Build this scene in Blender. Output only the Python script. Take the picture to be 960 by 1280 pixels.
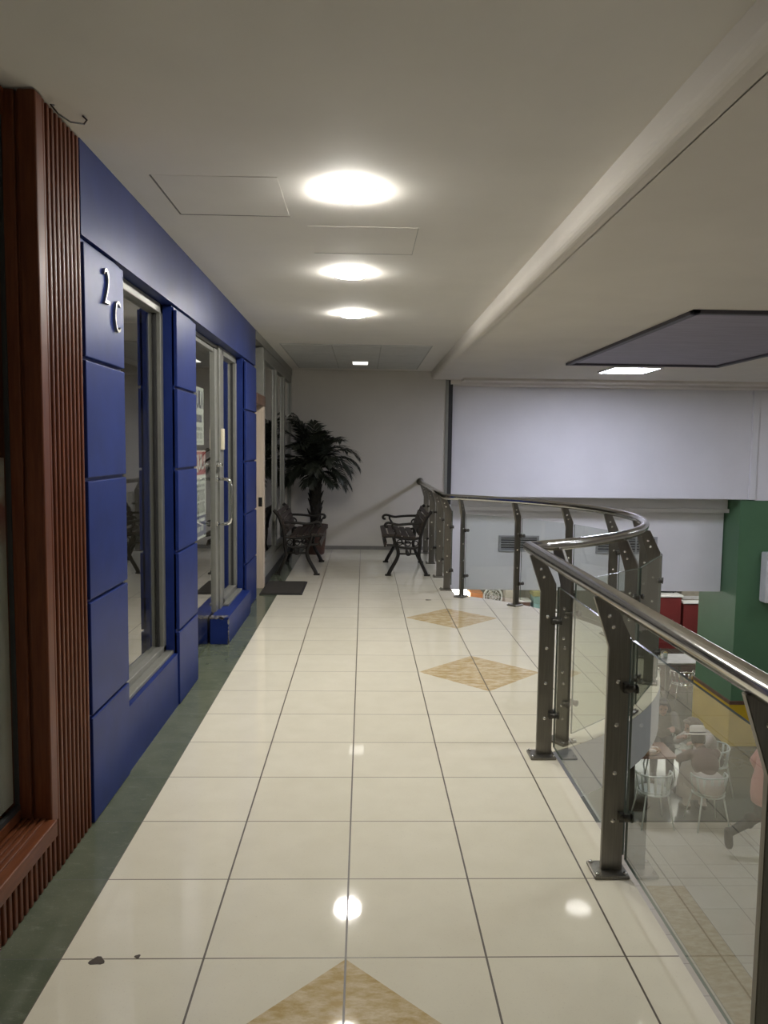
import bpy, bmesh, math, random
from mathutils import Vector, Matrix, Quaternion
from mathutils.bvhtree import BVHTree
random.seed(7)
for o in list(bpy.data.objects): bpy.data.objects.remove(o)
S = bpy.context.scene
COL = S.collection
PI = math.pi
# ------------------------------------------------------------------ camera
CAM_H, YAW, PITCH, ROLL, FPX = 1.54735, 0.02668, 0.08262, 0.01250, 961.8
cy_, sy_ = math.cos(YAW), math.sin(YAW)
fwd = Vector((sy_*math.cos(PITCH), cy_*math.cos(PITCH), -math.sin(PITCH)))
ri = Vector((cy_, -sy_, 0)); up = ri.cross(fwd)
rgt = ri*math.cos(ROLL)+up*math.sin(ROLL); upp = -ri*math.sin(ROLL)+up*math.cos(ROLL)
cd = bpy.data.cameras.new('camera'); cam = bpy.data.objects.new('camera', cd); COL.objects.link(cam)
cam.matrix_world = Matrix(((rgt.x, upp.x, -fwd.x, 0), (rgt.y, upp.y, -fwd.y, 0), (rgt.z, upp.z, -fwd.z, CAM_H), (0, 0, 0, 1)))
cd.sensor_fit = 'AUTO'; cd.sensor_width = 36; cd.lens = FPX/1280*36; cd.clip_start = .05; cd.clip_end = 200
S.camera = cam
# ------------------------------------------------------------------ world, exposure, light levels
w = bpy.data.worlds.new('world'); S.world = w; w.use_nodes = True
w.node_tree.nodes['Background'].inputs[0].default_value = (1, .96, .88, 1)
w.node_tree.nodes['Background'].inputs[1].default_value = .02
S.view_settings.view_transform = 'Standard'; S.view_settings.look = 'None'
S.view_settings.gamma = 1; S.view_settings.exposure = 0; S.view_settings.use_curve_mapping = False
DOWN_E, DOWN_BACK_E, LED_E, SLOT_E = 225, 12, 84, 2.0
SHOP_E = 13

# ------------------------------------------------------------------ materials
def nd(nt, t, **k):
    n = nt.nodes.new(t)
    for a, b in k.items(): setattr(n, a, b)
    return n
def mth(nt, op, a, b=None, c=None):
    n = nd(nt, 'ShaderNodeMath', operation=op)
    for i, v in enumerate((a, b, c)):
        if v is None: continue
        if isinstance(v, (int, float)): n.inputs[i].default_value = v
        else: nt.links.new(v, n.inputs[i])
    return n.outputs[0]
def mixc(nt, f, a, b):
    n = nd(nt, 'ShaderNodeMix', data_type='RGBA')
    for s, v in ((n.inputs[0], f), (n.inputs[6], a), (n.inputs[7], b)):
        if isinstance(v, (int, float)): s.default_value = v
        elif isinstance(v, tuple): s.default_value = v if len(v) == 4 else (*v, 1)
        else: nt.links.new(v, s)
    return n.outputs[2]
def noise(nt, vec, scale, detail=4, rough=.55):
    n = nd(nt, 'ShaderNodeTexNoise'); n.inputs['Scale'].default_value = scale
    n.inputs['Detail'].default_value = detail; n.inputs['Roughness'].default_value = rough
    if vec: nt.links.new(vec, n.inputs['Vector'])
    return n.outputs['Fac']
def ramp(nt, f, a, b):
    n = nd(nt, 'ShaderNodeMapRange'); nt.links.new(f, n.inputs[0]); n.inputs[1].default_value = a; n.inputs[2].default_value = b
    return n.outputs[0]
def mat(name, col, rough=.5, metal=0, var=.08, scale=9, spec=.5, bump=0, col2=None, stretch=None, coat=0):
    m = bpy.data.materials.new(name); m.use_nodes = True; nt = m.node_tree
    b = nt.nodes['Principled BSDF']
    tc = nd(nt, 'ShaderNodeTexCoord'); v = tc.outputs['Object']
    if stretch:
        mp = nd(nt, 'ShaderNodeMapping'); mp.inputs['Scale'].default_value = stretch
        nt.links.new(v, mp.inputs['Vector']); v = mp.outputs['Vector']
    f = noise(nt, v, scale)
    c2 = col2 or tuple(max(0, c*(1-var*2)) for c in col)
    nt.links.new(mixc(nt, ramp(nt, f, .3, .7), col, c2), b.inputs['Base Color'])
    b.inputs['Roughness'].default_value = rough; b.inputs['Metallic'].default_value = metal
    b.inputs['Specular IOR Level'].default_value = spec; b.inputs['Coat Weight'].default_value = coat
    if bump:
        bn = nd(nt, 'ShaderNodeBump'); bn.inputs['Strength'].default_value = bump; bn.inputs['Distance'].default_value = .01
        nt.links.new(f, bn.inputs['Height']); nt.links.new(bn.outputs[0], b.inputs['Normal'])
    return m
def emit(name, col, s):
    m = bpy.data.materials.new(name); m.use_nodes = True; nt = m.node_tree
    b = nt.nodes['Principled BSDF']; b.inputs['Base Color'].default_value = (.8, .8, .8, 1)
    b.inputs['Emission Color'].default_value = (*col, 1); b.inputs['Emission Strength'].default_value = s
    return m
def glassmat(name, tint, boost=1.0, rough=0.0, haze=0, hazecol=(.5, .5, .5)):
    m = bpy.data.materials.new(name); m.use_nodes = True; nt = m.node_tree
    nt.nodes.remove(nt.nodes['Principled BSDF'])
    tr = nd(nt, 'ShaderNodeBsdfTransparent'); tr.inputs[0].default_value = (*tint, 1)
    gl = nd(nt, 'ShaderNodeBsdfGlossy'); gl.inputs['Roughness'].default_value = rough; gl.inputs[0].default_value = (1, 1, 1, 1)
    fr = nd(nt, 'ShaderNodeFresnel'); fr.inputs[0].default_value = 1.5
    ge = nd(nt, 'ShaderNodeNewGeometry')
    f = mth(nt, 'MULTIPLY', fr.outputs[0], mth(nt, 'SUBTRACT', 1.0, ge.outputs['Backfacing']))
    f = mth(nt, 'MINIMUM', mth(nt, 'MULTIPLY', f, boost), 1.0)
    mx = nd(nt, 'ShaderNodeMixShader'); nt.links.new(f, mx.inputs[0]); nt.links.new(tr.outputs[0], mx.inputs[1]); nt.links.new(gl.outputs[0], mx.inputs[2])
    out = mx.outputs[0]
    if haze:
        df = nd(nt, 'ShaderNodeBsdfDiffuse'); df.inputs[0].default_value = (*hazecol, 1)
        m2 = nd(nt, 'ShaderNodeMixShader'); m2.inputs[0].default_value = haze
        nt.links.new(out, m2.inputs[1]); nt.links.new(df.outputs[0], m2.inputs[2]); out = m2.outputs[0]
    nt.links.new(out, nt.nodes['Material Output'].inputs[0])
    return m
TW, TX, TY = .43, -.0403, 2.2246
def grid_lines(nt, co, w, x0, y0, gx, gy):
    sx = nd(nt, 'ShaderNodeSeparateXYZ'); nt.links.new(co, sx.inputs[0])
    ux = mth(nt, 'DIVIDE', mth(nt, 'SUBTRACT', sx.outputs[0], x0), w); uy = mth(nt, 'DIVIDE', mth(nt, 'SUBTRACT', sx.outputs[1], y0), w)
    dx = mth(nt, 'ABSOLUTE', mth(nt, 'SUBTRACT', ux, mth(nt, 'ROUND', ux))); dy = mth(nt, 'ABSOLUTE', mth(nt, 'SUBTRACT', uy, mth(nt, 'ROUND', uy)))
    lx = mth(nt, 'LESS_THAN', dx, gx/2/w); ly = mth(nt, 'LESS_THAN', dy, gy/2/w)
    return ux, uy, lx, ly
def tile_mat(name, base, base2, grout, grout2, x0, y0, gx, gy, rough, diamonds=(), marble=((.51, .37, .165), (.74, .63, .44)), strip=None, spec=.5, scuff=None):
    m = bpy.data.materials.new(name); m.use_nodes = True; nt = m.node_tree; b = nt.nodes['Principled BSDF']
    tc = nd(nt, 'ShaderNodeTexCoord'); co = tc.outputs['Object']
    ux, uy, lx, ly = grid_lines(nt, co, TW, x0, y0, gx, gy)
    cell = nd(nt, 'ShaderNodeCombineXYZ'); nt.links.new(mth(nt, 'FLOOR', ux), cell.inputs[0]); nt.links.new(mth(nt, 'FLOOR', uy), cell.inputs[1])
    wn = nd(nt, 'ShaderNodeTexWhiteNoise'); nt.links.new(cell.outputs[0], wn.inputs['Vector'])
    f = mth(nt, 'ADD', mth(nt, 'MULTIPLY', noise(nt, co, 7, 6), .75), mth(nt, 'MULTIPLY', wn.outputs['Value'], .25))
    c = mixc(nt, ramp(nt, f, .3, .75), base, base2)
    # fine speckle of the porcelain
    c = mixc(nt, mth(nt, 'MULTIPLY', ramp(nt, noise(nt, co, 160, 2), .62, .75), .25), c, (.45, .38, .30))
    if scuff:
        mp = nd(nt, 'ShaderNodeMapping'); mp.inputs['Rotation'].default_value = (0, 0, .6); mp.inputs['Scale'].default_value = (1, 3, 1); nt.links.new(co, mp.inputs[0])
        c = mixc(nt, mth(nt, 'MULTIPLY', ramp(nt, noise(nt, mp.outputs[0], 11, 9, .75), .55, .78), .55), c, scuff)
    if diamonds or strip:
        mp = nd(nt, 'ShaderNodeMapping'); mp.inputs['Rotation'].default_value = (0, 0, .5); mp.inputs['Scale'].default_value = (1, 2.4, 1)
        nt.links.new(co, mp.inputs[0])
        vn = ramp(nt, noise(nt, mp.outputs[0], 11, 9, .72), .40, .64)
        mc = mixc(nt, vn, marble[0], marble[1])
        mask = None
        for i, j in diamonds:
            d = mth(nt, 'ADD', mth(nt, 'ABSOLUTE', mth(nt, 'SUBTRACT', ux, i)), mth(nt, 'ABSOLUTE', mth(nt, 'SUBTRACT', uy, j)))
            k = mth(nt, 'LESS_THAN', d, .985)
            mask = k if mask is None else mth(nt, 'MAXIMUM', mask, k)
        if strip:
            k = mth(nt, 'MULTIPLY', mth(nt, 'LESS_THAN', mth(nt, 'ABSOLUTE', mth(nt, 'SUBTRACT', ux, strip[0])), .5), mth(nt, 'LESS_THAN', uy, strip[1]))
            mask = k if mask is None else mth(nt, 'MAXIMUM', mask, k)
        c = mixc(nt, mask, c, mc)
        gy_off = mth(nt, 'MULTIPLY', ly, mth(nt, 'SUBTRACT', 1.0, mth(nt, 'MULTIPLY', mask, .75)))
    else: gy_off = ly
    c = mixc(nt, gy_off, c, grout2); c = mixc(nt, lx, c, grout)
    nt.links.new(c, b.inputs['Base Color'])
    g = mth(nt, 'MAXIMUM', lx, ly)
    rr = mth(nt, 'ADD', mth(nt, 'ADD', mth(nt, 'MULTIPLY', noise(nt, co, 3, 4), .05), rough), mth(nt, 'MULTIPLY', g, .4))
    nt.links.new(rr, b.inputs['Roughness']); b.inputs['Specular IOR Level'].default_value = spec
    bp = nd(nt, 'ShaderNodeBump'); bp.inputs['Strength'].default_value = .15; bp.inputs['Distance'].default_value = .004
    nt.links.new(mth(nt, 'SUBTRACT', 1.0, g), bp.inputs['Height']); nt.links.new(bp.outputs[0], b.inputs['Normal'])
    return m

M = {}
M['floor'] = tile_mat('beige_porcelain_tiles', (.80, .755, .62), (.74, .695, .56), (.10, .08, .06), (.17, .14, .10), TX, TY, .0065, .005, .015, ((0, -1), (2, 7), (2, 11)))
M['green'] = tile_mat('green_marble_border', (.098, .118, .080), (.150, .165, .115), (.05, .06, .05), (.06, .07, .05), TX, TY+.0, .0001, .004, .12, scuff=(.30, .31, .24))
M['low_tile'] = tile_mat('lower_beige_tiles', (.60, .55, .45), (.54, .48, .38), (.16, .14, .11), (.20, .17, .14), 3.17, 8.08, .006, .005, .08, (), ((.42, .33, .2), (.55, .46, .32)), (.5, 0.0))
M['low_dark'] = tile_mat('lower_dark_tiles', (.060, .070, .054), (.082, .088, .070), (.04, .045, .04), (.04, .045, .04), 3.17, 8.08, .006, .005, .12)
M['ceil'] = mat('ceiling_paint', (.76, .735, .68), .8, var=.03, scale=2)
M['soffit'] = mat('soffit_paint', (.74, .70, .63), .8, var=.03, scale=2)
M['wall_grey'] = mat('grey_wall_paint', (.56, .53, .475), .7, var=.04, scale=1.5)
M['wall_white'] = mat('white_wall_paint', (.77, .76, .77), .65, var=.03, scale=1.5)
M['wall_low'] = mat('pale_grey_paint', (.80, .79, .765), .7, var=.03, scale=2)
M['fascia'] = mat('fascia_paint', (.62, .63, .66), .6, var=.03, scale=2)
M['blue'] = mat('blue_gloss_paint', (.015, .032, .165), .38, var=.12, scale=5, bump=.04, spec=.17)
M['blue2'] = mat('blue_band_paint', (.018, .032, .135), .38, var=.14, scale=4, bump=.05, spec=.30)
M['chip'] = mat('chipped_plaster', (.45, .43, .40), .9, var=.3, scale=60)
M['alu'] = mat('grey_aluminium_frame', (.25, .25, .225), .42, .4, var=.06, scale=14)
M['alu_dark'] = mat('dark_gasket', (.03, .03, .03), .6, var=.1)
M['cream'] = mat('cream_painted_wood', (.62, .52, .42), .5, var=.08, scale=8, stretch=(6, 6, .6))
M['brown'] = mat('brown_timber', (.16, .085, .05), .5, var=.2, scale=8)
M['wood'] = mat('red_brown_varnished_wood', (.155, .046, .017), .40, var=.25, scale=9, stretch=(9, 9, .7), col2=(.095, .026, .010), spec=.28)
M['wood2'] = mat('varnished_sill_wood', (.165, .052, .018), .42, var=.25, scale=9, stretch=(9, .8, 9), col2=(.10, .028, .010), spec=.3)
M['steel'] = mat('polished_stainless_tube', (.64, .63, .60), .14, 1, var=.05, scale=30)
M['steel2'] = mat('brushed_steel_plate', (.235, .22, .19), .38, .9, var=.12, scale=6, stretch=(30, 30, 1))
M['clamp'] = mat('dark_steel_clamp', (.10, .095, .085), .4, .8, var=.1)
M['bolt'] = mat('bright_bolt', (.75, .74, .70), .25, 1, var=.05)
M['glass'] = glassmat('greenish_rail_glass', (.90, .92, .89), 1.4, 0.0, .006, (.55, .58, .54))
M['glass_edge'] = mat('green_glass_edge', (.16, .20, .175), .2, var=.1)
M['shopglass'] = glassmat('shop_window_glass', (.93, .94, .91), 1.7)
M['iron'] = mat('dark_cast_iron', (.020, .017, .014), .5, .3, var=.2, scale=20, bump=.2)
M['slat'] = mat('dark_brown_slat', (.040, .024, .016), .5, var=.25, scale=10, stretch=(8, 1, 8))
M['leaf'] = mat('dark_palm_leaf', (.014, .018, .011), .55, var=.3, scale=6, col2=(.022, .027, .016))
M['trunk'] = mat('fibrous_palm_trunk', (.022, .018, .013), .9, var=.4, scale=30, bump=.8)
M['pot'] = mat('brown_clay_pot', (.105, .050, .036), .6, var=.15)
M['soil'] = mat('dry_soil', (.03, .022, .015), .95, var=.4, scale=60, bump=.6)
M['matcarpet'] = mat('dark_grey_mat_pile', (.055, .048, .040), .95, var=.3, scale=220, bump=.5)
M['matedge'] = mat('black_rubber_edge', (.018, .017, .016), .7)
M['paper'] = mat('white_printed_paper', (.80, .85, .82), .6, var=.03)
M['ink_blue'] = mat('navy_print_ink', (.04, .05, .14), .6)
M['ink_grey'] = mat('grey_print_ink', (.25, .28, .29), .6)
M['ink_red'] = mat('red_print_ink', (.50, .045, .05), .6)
M['ink_band'] = mat('blue_print_band', (.05, .08, .24), .6)
M['chrome'] = mat('chrome', (.75, .75, .73), .12, 1, var=.02)
M['numeral'] = mat('silver_numeral', (.33, .315, .27), .32, .9, var=.06)
M['plate'] = mat('ivory_plastic', (.72, .66, .50), .4)
M['blackp'] = mat('black_metal', (.01, .01, .01), .4, .3)
M['column_g'] = mat('green_column_paint', (.085, .185, .092), .5, var=.05, scale=2)
M['column_y'] = mat('yellow_base_paint', (.60, .40, .02), .5, var=.06, scale=3)
M['red'] = mat('red_counter_laminate', (.17, .028, .028), .4, var=.08, scale=3)
M['panel_dark'] = mat('blue_grey_recess_paint', (.34, .315, .385), .55, var=.10, scale=3, stretch=(1, 5, 1))
M['panel_frame'] = mat('dark_recess_frame', (.085, .08, .10), .5)
M['tilegrey'] = mat('grey_ceiling_tile', (.60, .60, .57), .7, var=.05, scale=8)
M['seam'] = mat('dark_seam', (.20, .19, .17), .9)
M['seam2'] = mat('tile_gap', (.46, .46, .43), .9)
M['white'] = mat('white_enamel', (.72, .72, .70), .35, var=.04)
M['whitewire'] = mat('white_painted_wire', (.52, .56, .50), .4, var=.04)
M['table'] = mat('red_brown_tabletop', (.30, .165, .125), .3, var=.1)
M['vent'] = mat('grey_vent_metal', (.42, .42, .42), .5, .2)
M['ventdark'] = mat('vent_shadow_gap', (.05, .05, .052), .9)
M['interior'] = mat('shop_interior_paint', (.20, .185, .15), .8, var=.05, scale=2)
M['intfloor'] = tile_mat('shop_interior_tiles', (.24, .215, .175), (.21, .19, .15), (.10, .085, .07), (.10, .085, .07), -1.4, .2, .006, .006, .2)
M['down'] = emit('downlight_diffuser', (1.0, .965, .90), DOWN_E)
M['down_b'] = emit('added_rear_diffuser', (1.0, .93, .82), DOWN_BACK_E)
M['slot'] = emit('slot_light_diffuser', (1, .97, .9), SLOT_E)
M['led'] = emit('led_panel_diffuser', (.76, .79, 1.0), LED_E)
M['led2'] = emit('added_led_diffuser', (.86, .90, 1.0), LED_E*.34)
M['led3'] = emit('added_lower_led_diffuser', (1, .97, .9), LED_E*.20)
M['shopglow'] = emit('added_stall_glow', (1, .98, .92), SHOP_E)
M['skin'] = mat('skin', (.36, .20, .14), .5, var=.05)
M['hair'] = mat('dark_hair', (.02, .014, .01), .5, var=.3, scale=40, stretch=(1, 1, .2))
M['hairg'] = mat('grey_brown_hair', (.20, .15, .11), .6, var=.3, scale=40)
M['pink'] = mat('pink_cloth', (.52, .25, .21), .8, var=.08)
M['darkcloth'] = mat('charcoal_cloth', (.035, .035, .028), .8, var=.1)
M['maroon'] = mat('brown_cloth', (.11, .06, .045), .8, var=.1)
M['palecloth'] = mat('pale_cloth', (.52, .46, .40), .85, var=.08)
M['greycloth'] = mat('grey_cloth', (.22, .20, .16), .85, var=.1)
M['straw'] = mat('white_straw', (.74, .68, .58), .7, var=.08, scale=80, bump=.3)
M['food'] = mat('bread_crust', (.55, .33, .18), .7, var=.3, scale=30, bump=.5)
M['foodp'] = mat('pale_wrapper', (.72, .62, .52), .6, var=.1)
M['orange'] = mat('orange_carton', (.55, .22, .08), .6)
M['teal'] = mat('teal_carton', (.22, .36, .34), .6)
M['olive'] = mat('olive_board', (.32, .30, .13), .6)
M['stain'] = mat('brown_stain', (.09, .065, .045), .6, var=.3, scale=40)
M['cable'] = mat('dark_cable', (.03, .025, .02), .6)

# ------------------------------------------------------------------ mesh helpers
class MB:
    def __init__(s): s.bm = bmesh.new()
    def box(s, a, b, bev=0, mi=0, mx=None):
        x0, y0, z0 = (min(a[i], b[i]) for i in range(3)); x1, y1, z1 = (max(a[i], b[i]) for i in range(3))
        t = bmesh.new(); bmesh.ops.create_cube(t, size=1)
        for v in t.verts: v.co = Vector(((x0+x1)/2+v.co.x*(x1-x0), (y0+y1)/2+v.co.y*(y1-y0), (z0+z1)/2+v.co.z*(z1-z0)))
        if bev: bmesh.ops.bevel(t, geom=t.edges[:], offset=bev, segments=2, affect='EDGES', profile=.5)
        return s._merge(t, mi, mx)
    def _merge(s, t, mi=0, mx=None, smooth=False):
        if mx is not None: bmesh.ops.transform(t, matrix=mx, verts=t.verts[:])
        for f in t.faces: f.material_index = mi; f.smooth = smooth
        me = bpy.data.meshes.new('t'); t.to_mesh(me); t.free(); s.bm.from_mesh(me); bpy.data.meshes.remove(me)
        return s
    def tube(s, pts, r, n=10, mi=0, cap=True, closed=False):
        pts = [Vector(p) for p in pts]; N = len(pts); t = bmesh.new()
        rs = r if isinstance(r, (list, tuple)) else [r]*N
        rings = []; prevn = None
        for i, p in enumerate(pts):
            a = pts[i-1] if (i or closed) else p; c = pts[(i+1) % N] if (i < N-1 or closed) else p
            d1 = (p-a).normalized() if (p-a).length > 1e-9 else None; d2 = (c-p).normalized() if (c-p).length > 1e-9 else None
            d = (d1+d2).normalized() if d1 and d2 and (d1+d2).length > 1e-6 else (d1 or d2)
            k = 1.0
            if d1 and d2: k = 1/max(.45, d.dot(d2))
            if prevn is None:
                u = d.cross(Vector((0, 0, 1)) if abs(d.z) < .95 else Vector((1, 0, 0))).normalized()
            else:
                u = (prevn-d*prevn.dot(d)).normalized()
            prevn = u; v = d.cross(u)
            bend = None
            if d1 and d2 and k > 1.001:
                bend = (d2-d1); bend -= d*bend.dot(d); bend.normalize()
            ring = []
            for j in range(n):
                an = 2*PI*j/n; off = (u*math.cos(an)+v*math.sin(an))*rs[i]
                if bend: off += bend*(off.dot(bend))*(k-1)
                ring.append(t.verts.new(p+off))
            rings.append(ring)
        R_ = range(N if closed else N-1)
        for i in R_:
            A, B = rings[i], rings[(i+1) % N]
            for j in range(n): t.faces.new((A[j], A[(j+1) % n], B[(j+1) % n], B[j]))
        if cap and not closed:
            t.faces.new(rings[0][::-1]); t.faces.new(rings[-1])
        bmesh.ops.recalc_face_normals(t, faces=t.faces[:])
        return s._merge(t, mi, None, True)
    def cyl(s, a, b, r, n=16, mi=0, r2=None): return s.tube([a, b], [r, r2 if r2 is not None else r], n, mi)
    def lathe(s, prof, c=(0, 0, 0), n=32, mi=0, mx=None, smooth=True):
        t = bmesh.new(); rings = []
        for r, z in prof:
            if r < 1e-6: rings.append([t.verts.new((c[0], c[1], c[2]+z))])
            else: rings.append([t.verts.new((c[0]+r*math.cos(2*PI*j/n), c[1]+r*math.sin(2*PI*j/n), c[2]+z)) for j in range(n)])
        for A, B in zip(rings, rings[1:]):
            for j in range(n):
                q = (A[j % len(A)], A[(j+1) % len(A)], B[(j+1) % len(B)], B[j % len(B)])
                q = list(dict.fromkeys(q))
                if len(q) >= 3: t.faces.new(q)
        bmesh.ops.recalc_face_normals(t, faces=t.faces[:])
        return s._merge(t, mi, mx, smooth)
    def ball(s, c, r, sc=(1, 1, 1), mi=0, mx=None, seg=16):
        t = bmesh.new(); bmesh.ops.create_uvsphere(t, u_segments=seg, v_segments=max(6, seg//2+2), radius=r)
        for v in t.verts: v.co = Vector((v.co.x*sc[0], v.co.y*sc[1], v.co.z*sc[2]))
        if mx is not None: bmesh.ops.transform(t, matrix=mx, verts=t.verts[:])
        bmesh.ops.translate(t, verts=t.verts[:], vec=Vector(c))
        return s._merge(t, mi, None, True)
    def prism(s, poly, axis, a, b, bev=0, mi=0, mx=None):
        # poly: 2-D points on the plane perpendicular to axis ('x': (y,z), 'y': (x,z), 'z': (x,y))
        t = bmesh.new()
        def P(p, d): return {'x': (d, p[0], p[1]), 'y': (p[0], d, p[1]), 'z': (p[0], p[1], d)}[axis]
        A = [t.verts.new(P(p, a)) for p in poly]; B = [t.verts.new(P(p, b)) for p in poly]; n = len(poly)
        t.faces.new(A); t.faces.new(B)
        for i in range(n): t.faces.new((A[i], A[(i+1) % n], B[(i+1) % n], B[i]))
        bmesh.ops.recalc_face_normals(t, faces=t.faces[:])
        if bev: bmesh.ops.bevel(t, geom=t.edges[:], offset=bev, segments=2, affect='EDGES')
        return s._merge(t, mi, mx)
    def quad(s, *p, mi=0):
        f = s.bm.faces.new([s.bm.verts.new(q) for q in p]); f.material_index = mi; return s
    def build(s, name, m, parent=None, loc=None):
        me = bpy.data.meshes.new(name); s.bm.to_mesh(me); s.bm.free()
        for x in (m if isinstance(m, (list, tuple)) else [m]): me.materials.append(M[x] if isinstance(x, str) else x)
        o = bpy.data.objects.new(name, me); COL.objects.link(o)
        if parent: o.parent = parent
        if loc: o.location = loc
        return o
def thing(name, label, cat, loc=(0, 0, 0), rz=0, group=None):
    o = bpy.data.objects.new(name, None); COL.objects.link(o); o.location = loc; o.rotation_euler = (0, 0, rz)
    o.empty_display_size = .1
    return tag(o, label, cat, group)
def tag(o, label, cat, group=None):
    o['label'] = label; o['category'] = cat
    if group: o['group'] = group
    return o
def struct(o, label=None, cat=None):
    o['kind'] = 'structure'
    if label: o['label'] = label
    if cat: o['category'] = cat
    return o
def dup(root, loc, rz=None, label=None, group=None):
    r = root.copy(); COL.objects.link(r); r.location = loc
    if rz is not None: r.rotation_euler = (0, 0, rz)
    if label: r['label'] = label
    if group: r['group'] = group
    for ch in list(root.children):
        c = ch.copy(); COL.objects.link(c); c.parent = r
        for g in list(ch.children):
            d = g.copy(); COL.objects.link(d); d.parent = c
    return r
def textmesh(s, size, depth=.004, bold=.0, sx=1, fit=None):
    cu = bpy.data.curves.new('t', 'FONT'); cu.body = s; cu.size = size; cu.extrude = depth/2; cu.offset = bold
    cu.align_x = 'CENTER'; cu.align_y = 'CENTER'
    o = bpy.data.objects.new('t', cu); COL.objects.link(o)
    dg = bpy.context.evaluated_depsgraph_get(); me = bpy.data.meshes.new_from_object(o.evaluated_get(dg), depsgraph=dg)
    bpy.data.objects.remove(o); bpy.data.curves.remove(cu)
    if fit:
        xs = [v.co.x for v in me.vertices]; ys = [v.co.y for v in me.vertices]; cx = (max(xs)+min(xs))/2; cy = (max(ys)+min(ys))/2
        for v in me.vertices: v.co.x = (v.co.x-cx)*fit[0]/(max(xs)-min(xs)); v.co.y = (v.co.y-cy)*fit[1]/(max(ys)-min(ys))
    for v in me.vertices: v.co.x *= sx
    return me
WALLX = Matrix(((0, 0, 1), (1, 0, 0), (0, 1, 0))).to_4x4()      # text right -> +y, text up -> +z, faces +x
def wall_text(name, s, size, x, y, z, m, parent=None, depth=.004, bold=0, sx=1, tilt=0, fit=None):
    me = textmesh(s, size, depth, bold, sx, fit); me.transform(Matrix.Translation((x, y, z)) @ WALLX @ Matrix.Rotation(tilt, 4, 'Z'))
    me.materials.clear(); me.materials.append(M[m]); o = bpy.data.objects.new(name, me); COL.objects.link(o)
    if parent: o.parent = parent
    return o

# ================================================================== SETTING
LOW = -3.25                      # lower storey floor
CX, CYC, RAD = -.297, 5.958, 2.49  # centre and radius of the rounded balcony
EDGE = .985
FARY = 11.70; CEIL = 2.71; SOF = 2.59; UWY = 12.10
a0 = math.asin((3.83-CYC)/RAD); dyc = math.sqrt(RAD**2-(EDGE-CX)**2); a1 = math.atan2(dyc, EDGE-CX)
arc = [(CX+RAD*math.cos(-a1+2*a1*i/40), CYC+RAD*math.sin(-a1+2*a1*i/40)) for i in range(41)]
poly = [(-1.02, -4.0), (EDGE, -4.0)]+arc+[(EDGE, FARY), (-1.02, FARY)]
# walkway slab: tiled top, painted fascia
t = MB(); t.prism([(-1.3, -4.0)]+poly[1:-1]+[(-1.3, FARY)], 'z', -.30, -.004)
struct(t.build('trim_1', 'fascia'), 'pale grey painted slab edge curving out below the walkway tiles', 'trim')
t = MB(); t.prism([(-.90, -4.0)]+poly[1:-1]+[(-.90, FARY)], 'z', -.004, 0)
struct(t.build('floor', 'floor'))
t = MB(); t.box((-1.30, -4, -.004), (-.90, FARY, 0)); struct(t.build('trim_2', 'green'), 'dark green marble border strip along the shopfronts', 'trim')
# lower storey floors
t = MB(); t.box((-1.3, -6, LOW-.1), (13, 9.53, LOW)); struct(t.build('floor.001', 'low_tile'))
t = MB(); t.box((-1.3, 9.53, LOW-.1), (13, 21, LOW)); struct(t.build('floor.002', 'low_dark'))
# ceilings
t = MB(); t.box((-1.6, -4, CEIL), (1.03, FARY, CEIL+.15)); struct(t.build('ceiling', 'ceil'))
t = MB(); t.box((1.095, -6, SOF), (13, UWY, SOF+.26))
# rounded drop between walkway ceiling and atrium soffit
pr = [(1.0, CEIL)]+[(1.055-.055*math.cos(q), SOF+.055-.055*math.sin(q)) for q in [i*PI/12 for i in range(7)]]+[(1.10, SOF), (1.10, CEIL+.1), (1.0, CEIL+.1)]
t.prism(pr, 'y', -6, FARY); struct(t.build('ceiling.001', 'soffit'))
# stepped cornice where the soffit meets the upper wall
t = MB(); t.box((1.45, UWY-.75, SOF-.035), (13, UWY-.40, SOF)); t.box((1.30, UWY-.40, SOF-.065), (13, UWY, SOF))
struct(t.build('trim_3', 'soffit'), 'stepped white cornice above the upper white wall', 'trim')
# walls
t = MB(); t.box((-1.45, FARY, LOW), (1.235, FARY+.2, CEIL+.15)); struct(t.build('wall_far', 'wall_grey'))
t = MB(); t.box((-1.15, FARY-.012, 0), (1.2, FARY, .055)); struct(t.build('baseboard_far', 'seam'))
t = MB(); t.box((1.235, FARY+.02, .70), (1.27, FARY+.10, SOF)); t.box((1.222, FARY-.012, 0), (1.238, FARY+.2, SOF))
t.box((1.27, FARY+.05, .70), (1.335, FARY+.16, SOF), mi=1); struct(t.build('trim_4', ['alu', 'alu_dark']), 'narrow dark metal channel at the end of the far wall', 'trim')
t = MB(); t.box((1.33, UWY, .80), (6.24, UWY+.15, SOF+.1), bev=.01); t.box((6.13, UWY-.03, .80), (6.24, UWY+.02, SOF-.06), bev=.012)
t.box((6.24, UWY, .79), (13, UWY+.15, SOF+.1)); t.box((1.33, UWY+.15, .80), (13, 21, .9))
t.box((1.70, UWY-.003, .80), (1.706, UWY+.01, SOF-.07))
struct(t.build('wall_back', 'wall_white'))
t = MB(); t.box((1.33, 12.50, .56), (6.0, 12.62, .80)); t.box((1.33, 12.44, .56), (6.0, 12.50, .62)); t.box((1.33, 12.62, LOW+2.47), (6.0, 12.85, .80))
struct(t.build('wall_back.001', 'wall_low'))
t = MB(); t.box((-1.3, FARY+.2, LOW), (1.36, 21, .8)); struct(t.build('wall_left.001', 'wall_low'))
t = MB(); t.box((-1.3, 20.6, LOW), (13, 20.8, .8)); struct(t.build('wall_back.002', 'interior'))
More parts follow.
